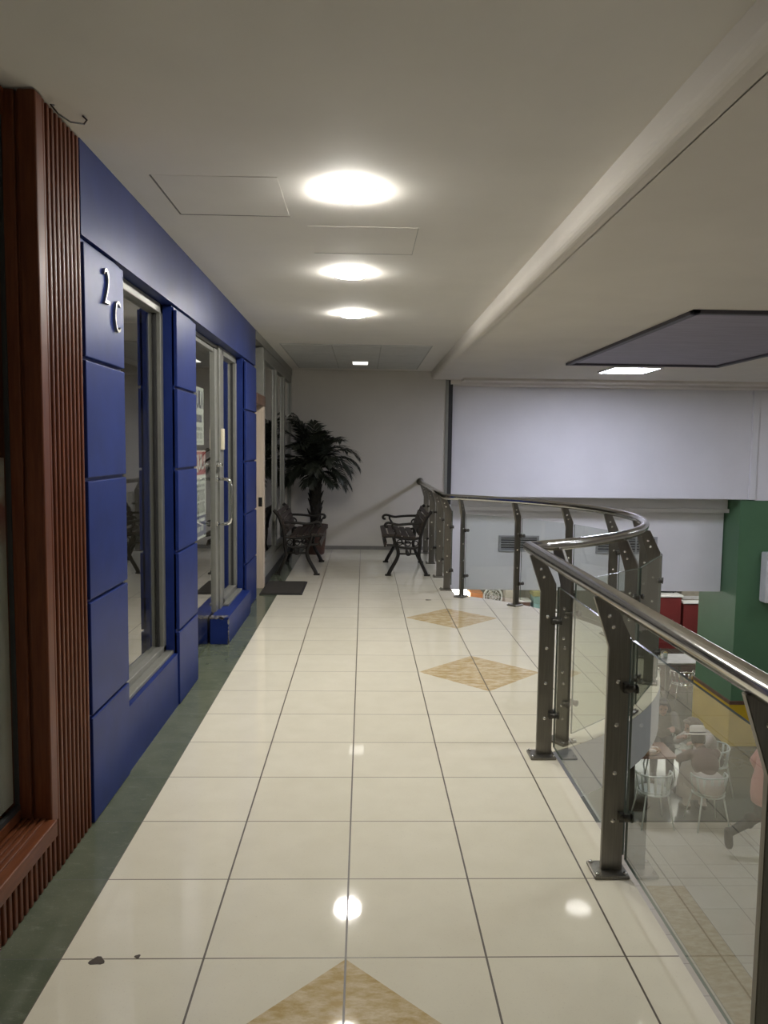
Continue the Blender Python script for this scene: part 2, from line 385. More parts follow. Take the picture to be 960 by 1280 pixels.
t = MB(); t.box((12.9, -6, LOW), (13.1, 21, SOF+.2)); struct(t.build('wall_right', 'wall_grey'))
t = MB(); t.box((-1.6, -4.2, 0), (1.1, -4, CEIL+.15)); t.box((1.1, -6.2, LOW), (13, -6, SOF+.2)); struct(t.build('wall_near', 'wall_grey'))
t = MB(); t.box((-1.4, -6, LOW), (-1.3, FARY+.2, -.30)); struct(t.build('wall_left.002', 'wall_low'))

# ------------------------------------------------------------------ blue shopfront (structure)
WX = -1.09; GX = -1.20
t = MB()
t.box((-1.30, 3.06, 2.352), (WX-.004, 7.82, CEIL), mi=1)                      # band above
t.box((-1.30, 3.55, 0), (WX-.006, 4.53, .315), mi=0)                          # low wall under window
t.box((-1.25, 3.06, 0), (WX-.025, 3.55, 2.35)); t.box((-1.25, 4.53, 0), (WX-.025, 5.04, 2.35)); t.box((-1.25, 7.10, 0), (WX-.025, 7.82, 2.35))
wl = struct(t.build('wall_left', ['blue', 'blue2']))
gz = [0, .452, .925, 1.412, 1.886, 2.335]
for ya, yb in ((3.062, 3.548), (4.532, 5.038), (7.14, 7.815)):
    t = MB()
    for z0, z1 in zip(gz, gz[1:]): t.box((WX-.03, ya, z0+.004), (WX+.004, yb, z1-.010), bev=.004)
    t.box((WX-.03, ya, 0), (WX-.014, yb, 2.34))
    t.build('pilaster', 'blue', wl)
t = MB(); t.box((-1.19, 5.95, 0), (-1.045, 7.12, .215), bev=.003)
lw = t.build('low_wall', 'blue', wl)
t = MB()
for k in range(15):
    x = -1.185+random.random()*.137; s_ = .008+random.random()*.012
    t.prism([(x+s_*math.cos(q*PI/3+k), .205+random.random()*.012+.5*s_*math.sin(q*PI/3+k)) for q in range(6)], 'y', 5.9475, 5.951)
for k in range(16):
    z = .01+random.random()*.2; s_ = .004+random.random()*.009
    t.prism([(-1.046+s_*.6*math.cos(q*PI/3+k), z+1.8*s_*math.sin(q*PI/3+k)) for q in range(6)], 'y', 5.9478, 5.951)
for k in range(12):
    x = -1.18+random.random()*.13; y = 5.952+random.random()*.05; s_ = .01+random.random()*.012
    t.prism([(x+s_*math.cos(q*PI/3+k), y+s_*math.sin(q*PI/3+k)) for q in range(6)], 'z', .2145, .2165)
t.build('chipped_edge', 'chip', lw)
# window beside the first pilaster
def win_frame(n, y0, y1, z0, z1, w=.055, x0=-1.245, x1=-1.165, m='alu', sill=True):
    t = MB()
    t.box((x0, y0, z0), (x1, y0+w, z1), bev=.004); t.box((x0, y1-w, z0), (x1, y1, z1), bev=.004)
    t.box((x0, y0, z1-w), (x1, y1, z1), bev=.004); t.box((x0, y0, z0), (x1, y1, z0+w), bev=.004)
    if sill: t.box((x0, y0, z0-.001), (WX-.03, y1, z0+.02), bev=.004)
    t.box((x0+.01, y0+w, z0+w), (x0+.022, y0+w+.012, z1-w), mi=1); t.box((GX-.004, y1-w-.014, z0+w), (GX+.012, y1-w, z1-w), mi=1)
    o = struct(t.build(n, [m, 'alu_dark']))
    g = MB(); g.box((GX-.006, y0+w*.6, z0+w*.6), (GX, y1-w*.6, z1-w*.6)); g.build('window_pane', 'shopglass', o)
    return o
w1 = win_frame('window_1', 3.55, 4.53, .315, 2.35)
w2 = win_frame('window_2', 6.38, 7.10, .215, 2.35, w=.06)
# glass door
t = MB(); t.box((-1.25, 5.04, 2.325), (-1.185, 6.38, 2.35), bev=.004); t.box((-1.25, 6.26, 0.0), (-1.165, 6.40, 2.35), bev=.004); t.box((-1.25, 5.04, 0), (-1.165, 5.08, 2.35), bev=.004)
d1 = struct(t.build('door_1', 'alu'))
t = MB(); t.box((-1.225, 5.085, .01), (-1.18, 5.19, 2.315), bev=.004); t.box((-1.225, 6.15, .01), (-1.18, 6.255, 2.315), bev=.004); t.box((-1.215, 5.19, 2.285), (-1.19, 6.15, 2.315), bev=.004)
lf = t.build('door_leaf', 'alu', d1)
t = MB(); t.box((GX-.006, 5.18, .012), (GX, 6.16, 2.30)); t.build('door_pane', 'shopglass', lf)
t = MB()
hz0, hz1 = .925, 1.285
t.tube([(-1.18, 6.20, hz1), (-1.10, 6.20, hz1), (-1.075, 6.20, hz1-.015), (-1.065, 6.20, hz1-.05), (-1.065, 6.20, hz0+.05), (-1.075, 6.20, hz0+.015), (-1.10, 6.20, hz0), (-1.18, 6.20, hz0)], .013, 12)
t.cyl((-1.18, 6.20, hz1), (-1.172, 6.20, hz1), .024); t.cyl((-1.18, 6.20, hz0), (-1.172, 6.20, hz0), .024)
t.build('door_handle', 'chrome', d1)
t = MB(); t.box((-1.18, 6.17, 1.33), (-1.172, 6.235, 1.43), bev=.002); t.cyl((-1.172, 6.20, 1.40), (-1.135, 6.20, 1.40), .017); t.box((-1.15, 6.185, 1.385), (-1.135, 6.24, 1.415), bev=.004)
t.build('door_lock', 'chrome', d1)
t = MB(); t.box((-1.165, 6.30, 1.52), (-1.145, 6.38, 1.69), bev=.004); t.box((-1.146, 6.318, 1.55), (-1.142, 6.362, 1.66), bev=.002)
tag(t.build('wall_plate', 'plate'), 'small ivory plastic plate on the glass door frame above the handle', 'plate')
# interior of the empty shop
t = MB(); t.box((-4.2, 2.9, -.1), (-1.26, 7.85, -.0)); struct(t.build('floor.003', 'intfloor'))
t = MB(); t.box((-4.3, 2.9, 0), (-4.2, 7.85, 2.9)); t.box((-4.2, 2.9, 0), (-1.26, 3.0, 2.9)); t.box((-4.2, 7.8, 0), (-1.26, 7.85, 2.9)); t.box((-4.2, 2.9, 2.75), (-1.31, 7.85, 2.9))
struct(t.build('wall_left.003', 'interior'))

# ------------------------------------------------------------------ next shop beyond the blue one
t = MB()
t.box((-1.30, 7.82, 2.62), (-1.09, 11.70, CEIL)); t.box((-1.16, 8.44, 2.55), (-1.10, 11.70, 2.62), bev=.003)
t.box((-1.16, 8.48, .10), (-1.085, 11.70, .25), bev=.004)
struct(t.build('wall_left.004', 'alu'))
t = MB(); t.box((-1.16, 8.50, 0), (-1.09, 11.70, .10)); struct(t.build('baseboard_left', 'alu_dark'))
t = MB(); t.box((-1.30, 8.36, 0), (-1.085, 8.48, 1.99), bev=.004); t.box((-1.30, 8.36, 2.08), (-1.085, 8.48, 2.60), bev=.004, mi=2); t.box((-1.30, 7.83, 0), (-1.13, 7.87, 2.6))
t.box((-1.30, 7.83, 1.98), (-1.08, 8.482, 2.09), bev=.004, mi=1)
d2 = struct(t.build('door_2', ['cream', 'brown', 'alu']))
t = MB(); t.box((-1.20, 7.87, 2.08), (-1.194, 8.36, 2.60)); t.build('transom_pane', 'shopglass', d2)
t = MB(); t.box((-1.14, 8.355, .90), (-1.10, 8.362, 1.00), bev=.001); t.build('strike_plate', 'blackp', d2)
k = 3
for y0, y1 in ((8.48, 9.75), (9.75, 10.70), (10.70, 11.68)):
    win = MB(); win.box((-1.155, y0, .25), (-1.10, y0+.05, 2.56), bev=.004); win.box((-1.155, y1-.05, .25), (-1.10, y1, 2.56), bev=.004)
    win.box((-1.155, y0, .25), (-1.10, y1, .30), bev=.004); win.box((-1.155, y0, 2.50), (-1.10, y1, 2.56), bev=.004)
    win.box((-1.140, y1-.056, .30), (-1.126, y1-.05, 2.5), mi=1)
    o = struct(win.build('window_%d' % k, ['alu', 'alu_dark'])); k += 1
    g = MB(); g.box((-1.136, y0+.03, .28), (-1.13, y1-.03, 2.52)); g.build('window_pane', 'shopglass', o)
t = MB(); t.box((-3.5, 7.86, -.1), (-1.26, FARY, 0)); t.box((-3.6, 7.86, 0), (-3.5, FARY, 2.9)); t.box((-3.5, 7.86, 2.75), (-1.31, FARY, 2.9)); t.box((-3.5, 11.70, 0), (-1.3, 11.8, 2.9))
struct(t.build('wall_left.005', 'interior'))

# ------------------------------------------------------------------ wooden shopfront on the left
t = MB()
n = 9; y0, y1 = 2.705, 3.055; p = (y1-y0)/n
t.box((-1.30, y0, 0), (WX-.022, y1, CEIL-.005))
for i in range(n):
    ya = y0+i*p
    t.box((WX-.03, ya+.004, 0), (WX, ya+p*.66, CEIL-.005), bev=.006)
wd = struct(t.build('window_6', 'wood'), 'varnished red-brown fluted timber shopfront column and its window', 'shopfront')
t = MB(); t.box((-1.150, 2.648, .20), (WX+.002, 2.708, CEIL-.005), bev=.006); t.box((-1.20, 2.662, .2), (WX-.02, 2.712, CEIL-.008))
t.box((-1.212, 2.650, .20), (-1.160, 2.708, CEIL-.005), bev=.004); t.box((-1.25, -2, 2.62), (-1.19, 2.66, CEIL-.005), bev=.004)
t.build('window_frame', 'wood', wd)
t = MB(); t.box((-1.28, -2, .165), (WX+.02, 2.652, .225), bev=.004); t.box((-1.28, -2, .225), (-1.195, 2.65, .262), bev=.004)
for i in range(4): t.box((-1.19+.022*i, -2, .2), (-1.175+.022*i, 2.648, .231), bev=.003)
t.build('window_sill', 'wood2', wd)
t = MB(); t.box((-1.30, -2, 0), (WX-.028, 2.705, .17))
q = 2.70
while q > -.4:
    t.box((WX-.035, q-p*.68, 0), (WX-.004, q-.003, .168), bev=.005); q -= p
t.build('fluted_base', 'wood', wd)
t = MB(); t.box((-1.212, -2, .265), (-1.206, 2.652, 2.625)); t.build('window_pane', 'shopglass', wd)
t = MB(); t.box((-1.216, 2.642, .27), (-1.200, 2.650, 2.62)); t.box((-1.216, -2, .262), (-1.198, 2.65, .28)); t.build('gasket', 'alu_dark', wd)
# faded poster behind that window
pm = bpy.data.materials.new('faded_printed_film'); pm.use_nodes = True; nt = pm.node_tree; tc = nd(nt, 'ShaderNodeTexCoord')
c = mixc(nt, ramp(nt, noise(nt, tc.outputs['Object'], 3.2, 5), .42, .62), (.40, .41, .37), (.46, .45, .42))
sp = nd(nt, 'ShaderNodeSeparateXYZ'); nt.links.new(tc.outputs['Object'], sp.inputs[0])
band = mth(nt, 'MULTIPLY', ramp(nt, sp.outputs[2], 1.15, 1.3), ramp(nt, noise(nt, tc.outputs['Object'], 5, 3), .42, .58))
c = mixc(nt, band, c, (.30, .13, .11)); nt.links.new(c, nt.nodes['Principled BSDF'].inputs['Base Color']); nt.nodes['Principled BSDF'].inputs['Roughness'].default_value = .8
t = MB(); t.box((-1.222, -1.2, .29), (-1.218, 2.64, 1.50))
tag(t.build('faded_poster', pm), 'pale faded poster filling the lower glass of the wooden shopfront', 'poster')
t = MB(); t.box((-2.4, -2, 0), (-2.3, 2.9, 2.9)); t.box((-2.4, 2.75, 0), (-1.3, 2.9, 2.9)); t.box((-2.4, -2, 2.72), (-1.3, 2.9, 2.9)); struct(t.build('wall_left.006', 'interior'))
t = MB(); t.box((-1.4, -4, 0), (-1.15, -2, CEIL)); struct(t.build('wall_left.007', 'wall_grey'))

# ------------------------------------------------------------------ ceiling lights
def downlight(name, label, x, y, z=CEIL, m='down', group='round ceiling lights over the walkway'):
    r = thing(name, label, 'ceiling light', (x, y, z), 0, group)
    t = MB(); t.lathe([(.122, 0), (.121, -.003), (.113, -.004), (.111, 0)]); t.build('trim_ring', 'white', r)
    t = MB(); t.lathe([(.112, -.001), (.111, -.014), (.100, -.024), (.06, -.030), (.0, -.031)]); t.build('diffuser', m, r)
    return r
d = downlight('downlight', 'largest and nearest lit round ceiling light over the walkway', -.077, 3.60)
dup(d, (-.105, 5.24, CEIL), label='lit round ceiling light over the walkway, second from the front')
dup(d, (-.108, 6.80, CEIL), label='smallest lit round ceiling light, third from the front, before the grey ceiling tiles')
for y in (-1.3,): downlight('downlight', 'lit round ceiling light added unseen behind the viewpoint over the walkway', -.08, y, m='down_b')  # unseen lamp added to light the near walkway
t = MB(); t.box((-.966, 8.80, CEIL-.006), (.765, 11.40, CEIL))
gc = struct(t.build('trim_5', 'seam2'), 'grey tiled ceiling inset before the far wall', 'trim')
t = MB()
xs = [-.95, -.38, .18, .75]; ys = [8.82, 9.68, 10.53, 11.38]
for i in range(3):
    for j in range(3): t.box((xs[i]+.006, ys[j]+.006, CEIL-.010), (xs[i+1]-.006, ys[j+1]-.006, CEIL-.004))
t.build('ceiling_tiles', 'tilegrey', gc)
r = thing('slot_light', 'small lit rectangular light set in the grey ceiling tiles', 'ceiling light', (-.065, 10.52, CEIL-.01))
t = MB(); t.box((-.115, -.17, -.012), (.115, .17, 0), bev=.003); t.build('frame', 'white', r)
t = MB(); t.box((-.10, -.15, -.018), (.10, .15, -.010), bev=.003); t.build('diffuser', 'slot', r)
def led(label, x, y, z=SOF, m='led', g='square panel lights on the atrium ceiling'):
    r = thing('led_panel', label, 'ceiling light', (x, y, z), 0, g)
    t = MB(); t.box((-.31, -.36, -.02), (.31, -.33, 0)); t.box((-.31, .33, -.02), (.31, .36, 0)); t.box((-.31, -.33, -.02), (-.28, .33, 0)); t.box((.28, -.33, -.02), (.31, .33, 0)); t.build('frame', 'white', r)
    t = MB(); t.box((-.28, -.33, -.019), (.28, .33, -.006)); t.build('diffuser', m, r)
    return r
l0 = led('bright square panel light on the atrium ceiling beside the dark inset', 3.37, 9.86)
for x, y in ((3.37, 4.2), (8, 9.86), (8, 4.2), (3.37, -1.5), (8, -1.5)): led('lit square panel light added out of view on the atrium ceiling', x, y, SOF, 'led2')  # unseen panels added to light the atrium
for x, y, z, l in ((3.2, 15.2, .798, 'above the stall counter'), (7.6, 15.4, .798, 'above the small steel table'), (7.8, 17.6, .798, 'above the red counter'), (0.1, 4.6, -.302, 'under the near part of the walkway'), (0.1, 8.2, -.302, 'under the far part of the walkway'), (0.1, 1.0, -.302, 'under the nearest part of the walkway')):
    led('lit square panel light added out of view on the lower storey ceiling '+l, x, y, z, 'led3', 'added square panel lights below')  # hidden panels added to brighten the lower storey
# dark blue-grey inset of the atrium ceiling
t = MB(); t.box((2.44, 5.72, SOF-.006), (4.21, 9.22, SOF)); ins = struct(t.build('trim_6', 'panel_dark'), 'large dark blue-grey rectangular inset of the atrium ceiling', 'trim')
t = MB()
for a, b in (((2.40, 5.68), (2.46, 9.26)), ((4.19, 5.68), (4.25, 9.26)), ((2.40, 5.68), (4.25, 5.74)), ((2.40, 9.20), (4.25, 9.26))): t.box((*a, SOF-.03), (*b, SOF), bev=.004)
t.build('inset_frame', 'panel_frame', ins)
# access hatches: thin seams of square panels
def hatch(label, x0, x1, y0, y1, gap):
    r = thing('ceiling_hatch', label, 'hatch', ((x0+x1)/2, (y0+y1)/2, CEIL)); hx, hy = (x1-x0)/2, (y1-y0)/2
    t = MB(); t.box((-hx+.004, -hy, -.0012), (hx-.004, hy-.004, 0)); t.build('hatch_panel', 'ceil', r)
    sx_ = -hx if gap > .004 else hx
    t = MB(); t.prism([(-hx, hy-gap/2), (hx, hy-gap/2), (hx, hy+gap/2), (-hx, hy+gap/2)], 'z', -.002, 0); t.box((sx_-gap/2, -hy, -.002), (sx_+gap/2, hy, 0)); t.build('seam', 'seam' if gap > .004 else 'seam2', r)
hatch('square ceiling hatch with open dark seam above the blue shopfront', -.935, -.385, 3.45, 4.01, .009)
hatch('faint square ceiling hatch between the first and second round lights', -.31, .275, 4.17, 4.735, .0039)
t = MB(); t.tube([(-1.07, 2.76, 2.70), (-1.065, 2.72, 2.685), (-1.05, 2.74, 2.665), (-1.03, 2.80, 2.662), (-1.005, 2.86, 2.68), (-1.0, 2.875, 2.70), (-1.01, 2.86, 2.708)], .0028, 8)
tag(t.build('loose_cable', 'cable'), 'short dark loose cable hanging from ceiling beside the fluted timber column', 'cable')

# ------------------------------------------------------------------ numerals and posters
t = None
tag(wall_text('sign_numeral', '2', .215, WX+.010, 3.295, 2.195, 'numeral', depth=.012, sx=.8, bold=-.0035), 'silver numeral 2 on the top blue block', 'sign')
tag(wall_text('sign_letter', 'C', .20, WX+.010, 3.43, 2.095, 'numeral', depth=.012, sx=.62, bold=-.0035), 'silver letter C on the top blue block, below the 2', 'sign')
PX = -1.213
def bars(mb, mi, z0, z1, n, ya, yb, fill=.7):
    w_ = (yb-ya)/n
    for k in range(n): mb.box((PX+.002, ya+k*w_, z0), (PX+.0045, ya+k*w_+w_*fill*(.8+.4*((k*7) % 5)/5), z1), mi=mi)
p1 = thing('poster', 'white paper sign with dark print, upper one on the glass door', 'poster', (0, 0, 0), 0)
t = MB(); t.box((PX, 5.38, 1.555), (PX+.003, 5.86, 1.975)); bars(t, 1, 1.720, 1.775, 9, 5.43, 5.80); bars(t, 2, 1.66, 1.685, 11, 5.42, 5.82); bars(t, 2, 1.60, 1.645, 8, 5.42, 5.82, .5); bars(t, 2, 1.575, 1.58, 3, 5.42, 5.82, .8)
t.build('sheet', ['paper', 'ink_blue', 'ink_grey'], p1)
wall_text('print', 'ALQUILA', .19, PX+.004, 5.62, 1.875, 'ink_blue', p1, .002, .004, 1, 0, (.45, .155))
p2 = thing('poster', 'red, white and blue paper sign, lower one on the glass door', 'poster', (0, 0, 0), 0)
t = MB(); t.box((PX, 5.38, .86), (PX+.003, 5.925, 1.515)); t.box((PX+.001, 5.385, 1.335), (PX+.0035, 5.92, 1.505), mi=1); t.box((PX+.001, 5.385, .88), (PX+.0035, 5.92, 1.03), mi=2)
bars(t, 3, 1.29, 1.31, 8, 5.44, 5.88); bars(t, 3, 1.245, 1.265, 8, 5.44, 5.88); bars(t, 0, .985, 1.01, 9, 5.44, 5.88); bars(t, 0, .915, .95, 6, 5.50, 5.84)
for z in (1.145, 1.05):
    for k in range(7):
        y = 5.43+k*.066; t.box((PX+.002, y, z), (PX+.0045, y+.014, z+.08), mi=3); t.box((PX+.002, y+.034, z), (PX+.0045, y+.048, z+(.08 if k % 3 else .045)), mi=3); t.box((PX+.002, y, z+.065), (PX+.0045, y+.048, z+.08), mi=3)
        if k % 2: t.box((PX+.002, y, z), (PX+.0045, y+.048, z+.014), mi=3)
t.build('sheet', ['paper', 'ink_red', 'ink_band', 'ink_grey'], p2)
wall_text('print', 'ALQUILA', .16, PX+.006, 5.655, 1.42, 'paper', p2, .002, .004, 1, 0, (.50, .135))

# ------------------------------------------------------------------ floor marks, mat
def blob(name, label, x, y, r, seed, sx=1.0):
    rr = random.Random(seed); t = MB()
    t.prism([(x+sx*r*(1+.22*math.sin(2*PI*i/14*3+seed)+.08*rr.random())*math.cos(2*PI*i/14), y+r*(1+.22*math.sin(2*PI*i/14*3+seed))*math.sin(2*PI*i/14)) for i in range(14)], 'z', .0, .0012)
    return tag(t.build(name, 'stain'), label, 'stain')
blob('floor_stain', 'largest brown stain on the tiles beside the green border', -.787, 2.215, .018, 3, 1.2)
blob('floor_stain', 'small brown stain on a tile joint, right of the largest stain', -.672, 2.235, .008, 5)
blob('floor_stain', 'tiny dark mark on the tile before the far balcony diamond', .672, 7.79, .022, 8, 1.3)
r = thing('door_mat', 'dark grey door mat before the cream doorway', 'mat', (-.86, 8.38, 0))
t = MB(); t.box((-.225, -.385, 0), (.225, .385, .012), bev=.004); t.build('rubber_edge', 'matedge', r)
t = MB(); t.box((-.205, -.365, .01), (.205, .365, .018), bev=.003); t.build('pile', 'matcarpet', r)

# ------------------------------------------------------------------ balustrade
RZ, RR, RX0, RARC = 1.05, .030, .855, 2.35
rail = thing('balustrade', 'stainless steel and glass balustrade along the walkway edge and round the balcony', 'railing', (.93, 3.0, 0))
rail.location = (0, 0, 0)
ra = math.acos((RX0-CX)/RARC)
pts = [(RX0, -3.9, RZ), (RX0, CYC-RARC*math.sin(ra), RZ)]+[(CX+RARC*math.cos(-ra+2*ra*i/36), CYC+RARC*math.sin(-ra+2*ra*i/36), RZ) for i in range(1, 36)]+[(RX0, CYC+RARC*math.sin(ra), RZ), (RX0, FARY-.02, RZ)]
t = MB(); t.tube(pts, RR, 20); hr = t.build('handrail', 'steel', rail)
t = MB(); t.cyl((RX0, FARY-.02, RZ), (RX0, FARY, RZ), .055, 20); t.build('wall_flange', 'steel2', hr)
# one post in local axes: +x outward, rail at x = 0
O0, O1 = .032, .108
post_poly = [(O0, .012), (O1, .012), (O1, .885), (.038, RZ-.022), (-.028, RZ-.022), (O0, .845)]
pm_ = MB(); pm_.prism(post_poly, 'y', -.011, .011, bev=.002); post_me = pm_.build('post', 'steel2'); 
bp_ = MB(); bp_.box((-.005, -.055, 0), (.124, .055, .013), bev=.003); base_me = bp_.build('base_plate', 'steel2')
bolts = []
for x, z, q in ((.068, .20, .009), (.068, .38, .009), (.068, .56, .009), (.068, .72, .009), (.028, .96, .008), (.044, .92, .008)):
    b_ = MB(); b_.tube([(x, -.0155, z), (x, -.0135, z), (x, .0135, z), (x, .0155, z)], [q*.6, q, q, q*.6], 12); bolts.append(b_.build('bolt', 'bolt'))
for x in (.008, .110):
    for y in (-.04, .04): b_ = MB(); b_.tube([(x, y, .008), (x, y, .018), (x, y, .021)], [.008, .008, .005], 10); bolts.append(b_.build('bolt', 'bolt'))
c_ = MB(); c_.box((.085, -.03, -.018), (.105, .03, .018), bev=.003); c_.cyl((.10, -.035, 0), (.10, .035, 0), .012, 12); c_.cyl((.10, -.032, 0), (.128, -.032, 0), .013, 14); c_.cyl((.10, .032, 0), (.128, .032, 0), .013, 14); c_.cyl((.127, -.032, 0), (.132, -.032, 0), .017, 14); c_.cyl((.127, .032, 0), (.132, .032, 0), .017, 14)
clamp_me = c_.build('glass_clamp', 'clamp')
allb = MB()
for b in bolts: allb.bm.from_mesh(b.data)
allb_me = allb.build('bolts', 'bolt'); allb_me['kind'] = 'stuff'
protos = [post_me, base_me, clamp_me, allb_me]+bolts
def add_post(px, py, ang, detail=False):
    o = post_me.copy(); COL.objects.link(o); o.parent = rail; o.location = (px, py, 0); o.rotation_euler = (0, 0, ang)
    for src, zz in [(base_me, 0), (clamp_me, .22), (clamp_me, .70)]+([(b, 0) for b in bolts] if detail else [(allb_me, 0)]):
        c = src.copy(); COL.objects.link(c); c.parent = o; c.location = (0, 0, zz)
    return o
GO = .118     # glass offset from the rail axis, outward
straight1 = [-2.65, -1.58, -.51, .56, 1.61, 2.70, 3.77]
for y in straight1: add_post(RX0, y, 0, y > 1)
straight2 = [8.36, 9.22, 10.33, 11.35]
for y in straight2: add_post(RX0, y, 0)
angs = [math.radians(a) for a in (-55.6, -39.3, -23.3, -7.2, 9.0, 25.2, 41.0, 56.5)]
for a in angs: add_post(CX+RARC*math.cos(a), CYC+RARC*math.sin(a), a, True)
for o in protos: bpy.data.objects.remove(o)
def glass_panel(a, b, z0=.055, z1=.872):
    a = Vector((*a, 0)); b = Vector((*b, 0)); d = (b-a).normalized(); n = Vector((d.y, -d.x, 0))*.005
    t = MB(); P = [a-n, b-n, b+n, a+n]
    V = [t.bm.verts.new((p.x, p.y, z)) for z in (z0, z1) for p in P]
    for k, f in enumerate(((0, 1, 2, 3), (4, 5, 6, 7), (0, 1, 5, 4), (1, 2, 6, 5), (2, 3, 7, 6), (3, 0, 4, 7))):
        F = t.bm.faces.new([V[i] for i in f]); F.material_index = 0 if k in (2, 4) else 1
    bmesh.ops.recalc_face_normals(t.bm, faces=t.bm.faces[:])
    t.build('glass_panel', ['glass', 'glass_edge'], rail)
def between(P, Q, g=.016):
    P, Q = Vector(P), Vector(Q); d = (Q-P).normalized(); glass_panel(P+d*g, Q-d*g)
gx = RX0+GO
for y0_, y1_ in zip(straight1, straight1[1:]): between((gx, y0_), (gx, y1_))
ap = [(CX+(RARC+GO)*math.cos(a), CYC+(RARC+GO)*math.sin(a)) for a in angs]
for A_, B_ in zip(ap, ap[1:]): between(A_, B_)
for y0_, y1_ in zip(straight2, straight2[1:]): between((gx, y0_), (gx, y1_))

# ------------------------------------------------------------------ benches
def bez(P, n=12):
    out = []
    for k in range(0, len(P)-3, 3):
        a, b, c, d_ = [Vector(p) for p in P[k:k+4]]
        for i in range(n+(k+3 >= len(P)-1)):
            u = i/n; out.append(a*(1-u)**3+b*3*u*(1-u)**2+c*3*u*u*(1-u)+d_*u**3)
    return out
BL = 1.10
def bench(label, loc, rz):
    r = thing('garden_bench', label, 'bench', loc, rz, 'cast iron benches')
    X3 = lambda P, y: [(p.x, y, p.y) for p in P]
    V2 = lambda *a: [Vector(q) for q in a]
    for sgn in (-1, 1):
        y = sgn*BL/2; t = MB()
        # front leg sweeping forward to the foot, seat rail, rear leg and raked back
        fl_ = bez(V2((.17, .50), (.20, .44), (.10, .34), (.12, .25), (.14, .17), (.20, .10), (.235, .012)))
        t.tube(X3(fl_, y), [.020+.004*(i/len(fl_)) for i in range(len(fl_))], 8)
        rl = bez(V2((-.15, .46), (-.16, .34), (-.12, .28), (-.14, .22), (-.165, .15), (-.20, .08), (-.235, .012)))
        t.tube(X3(rl, y), .021, 8)
        bk = bez(V2((-.14, .36), (-.15, .5), (-.17, .58), (-.20, .66), (-.22, .72), (-.25, .76), (-.285, .79)))
        t.tube(X3(bk, y), [.022]*(len(bk)-1)+[.016], 8)
        st = bez(V2((.30, .47), (.22, .50), (.14, .47), (.05, .455), (-.02, .445), (-.08, .45), (-.15, .47)))
        t.tube(X3(st, y), .017, 8)
        s2 = bez(V2((.26, .375), (.18, .385), (.10, .345), (.02, .34), (-.05, .335), (-.1, .34), (-.15, .36)))
        t.tube(X3(s2, y), .014, 8)
        t.tube([(.125, y, .27), (-.135, y, .27)], .011, 8)
        for xx in (.02, -.03): t.tube([(xx, y, .34), (xx, y, .265)], .012, 8)
        t.ball((-.005, y, .262), .022, (1.4, .7, .8))
        # arm with scroll ends
        ar = bez(V2((-.19, .64), (-.08, .645), (.02, .635), (.10, .625), (.17, .62), (.22, .66), (.26, .645), (.30, .625), (.28, .585), (.245, .60)))
        t.tube(X3(ar, y), .016, 8)
        sc = bez(V2((.19, .635), (.21, .58), (.14, .56), (.15, .50), (.155, .48), (.19, .47), (.20, .49)))
        t.tube(X3(sc, y), .013, 8)
        s3 = bez(V2((-.175, .60), (-.10, .60), (-.09, .54), (-.13, .52), (-.16, .51), (-.16, .49), (-.145, .47)))
        t.tube(X3(s3, y), .011, 8)
        for cx_, cz_, rr_ in ((.10, .41, .033), (.0, .395, .030), (-.09, .40, .030)):
            t.tube([(cx_+rr_*math.cos(q*PI/6), y, cz_+rr_*math.sin(q*PI/6)) for q in range(12)], .007, 6, closed=True)
        t.box((.20, y-.022, 0), (.275, y+.022, .022), bev=.006); t.box((-.275, y-.022, 0), (-.20, y+.022, .022), bev=.006)
        t.build('end_frame', 'iron', r)
    L = BL/2+.02
    for x, z, a in ((.285, .495, .25), (.20, .50, 0), (.115, .495, -.05), (.03, .478, -.05), (-.055, .470, 0), (.275, .385, 1.3)):
        t = MB(); t.box((-.034, -L, -.011), (.034, L, .011), bev=.005, mx=Matrix.Translation((x, 0, z)) @ Matrix.Rotation(a, 4, 'Y')); t.build('seat_slat', 'slat', r)
    for x, z in ((-.155, .525), (-.170, .583), (-.190, .641), (-.214, .699), (-.248, .755)):
        t = MB(); t.box((-.010, -L, -.027), (.010, L, .027), bev=.005, mx=Matrix.Translation((x+.02, 0, z)) @ Matrix.Rotation(-.38, 4, 'Y')); t.build('back_slat', 'slat', r)
    t = MB(); t.tube([(-.01, -BL/2, .27), (-.01, BL/2, .27)], .010, 8); t.build('stretcher', 'iron', r)
    return r
b0 = bench('dark cast iron bench with its back to the shop windows, beside the palm', (-.80, 9.83, 0), 0)
b1 = dup(b0, (.545, 9.83, 0), PI, 'dark cast iron bench with its back to the steel balustrade')

# ------------------------------------------------------------------ potted palm
r = thing('potted_palm', 'dark potted palm in brown pot against the far wall behind the left bench', 'plant', (-.70, 11.18, 0))
t = MB(); t.lathe([(.0, 0), (.125, 0), (.135, .02), (.165, .36), (.185, .38), (.185, .43), (.165, .43), (.16, .39), (0, .385)]); t.build('pot', 'pot', r)
t = MB(); t.lathe([(0, .405), (.12, .405), (.16, .388)]); t.build('soil', 'soil', r)
t = MB(); tp = [(0, 0, .39), (.01, 0, .55), (.0, .01, .8), (-.01, 0, 1.05), (.0, 0, 1.25)]; t.tube(tp, [.085, .075, .085, .10, .07], 14)
for k in range(26):
    a = k*2.4; z = .45+.75*k/26; t.tube([(.07*math.cos(a), .07*math.sin(a), z), (.12*math.cos(a), .12*math.sin(a), z+.10)], [.022, .006], 5)
t.build('trunk', 'trunk', r)
rp = random.Random(4)
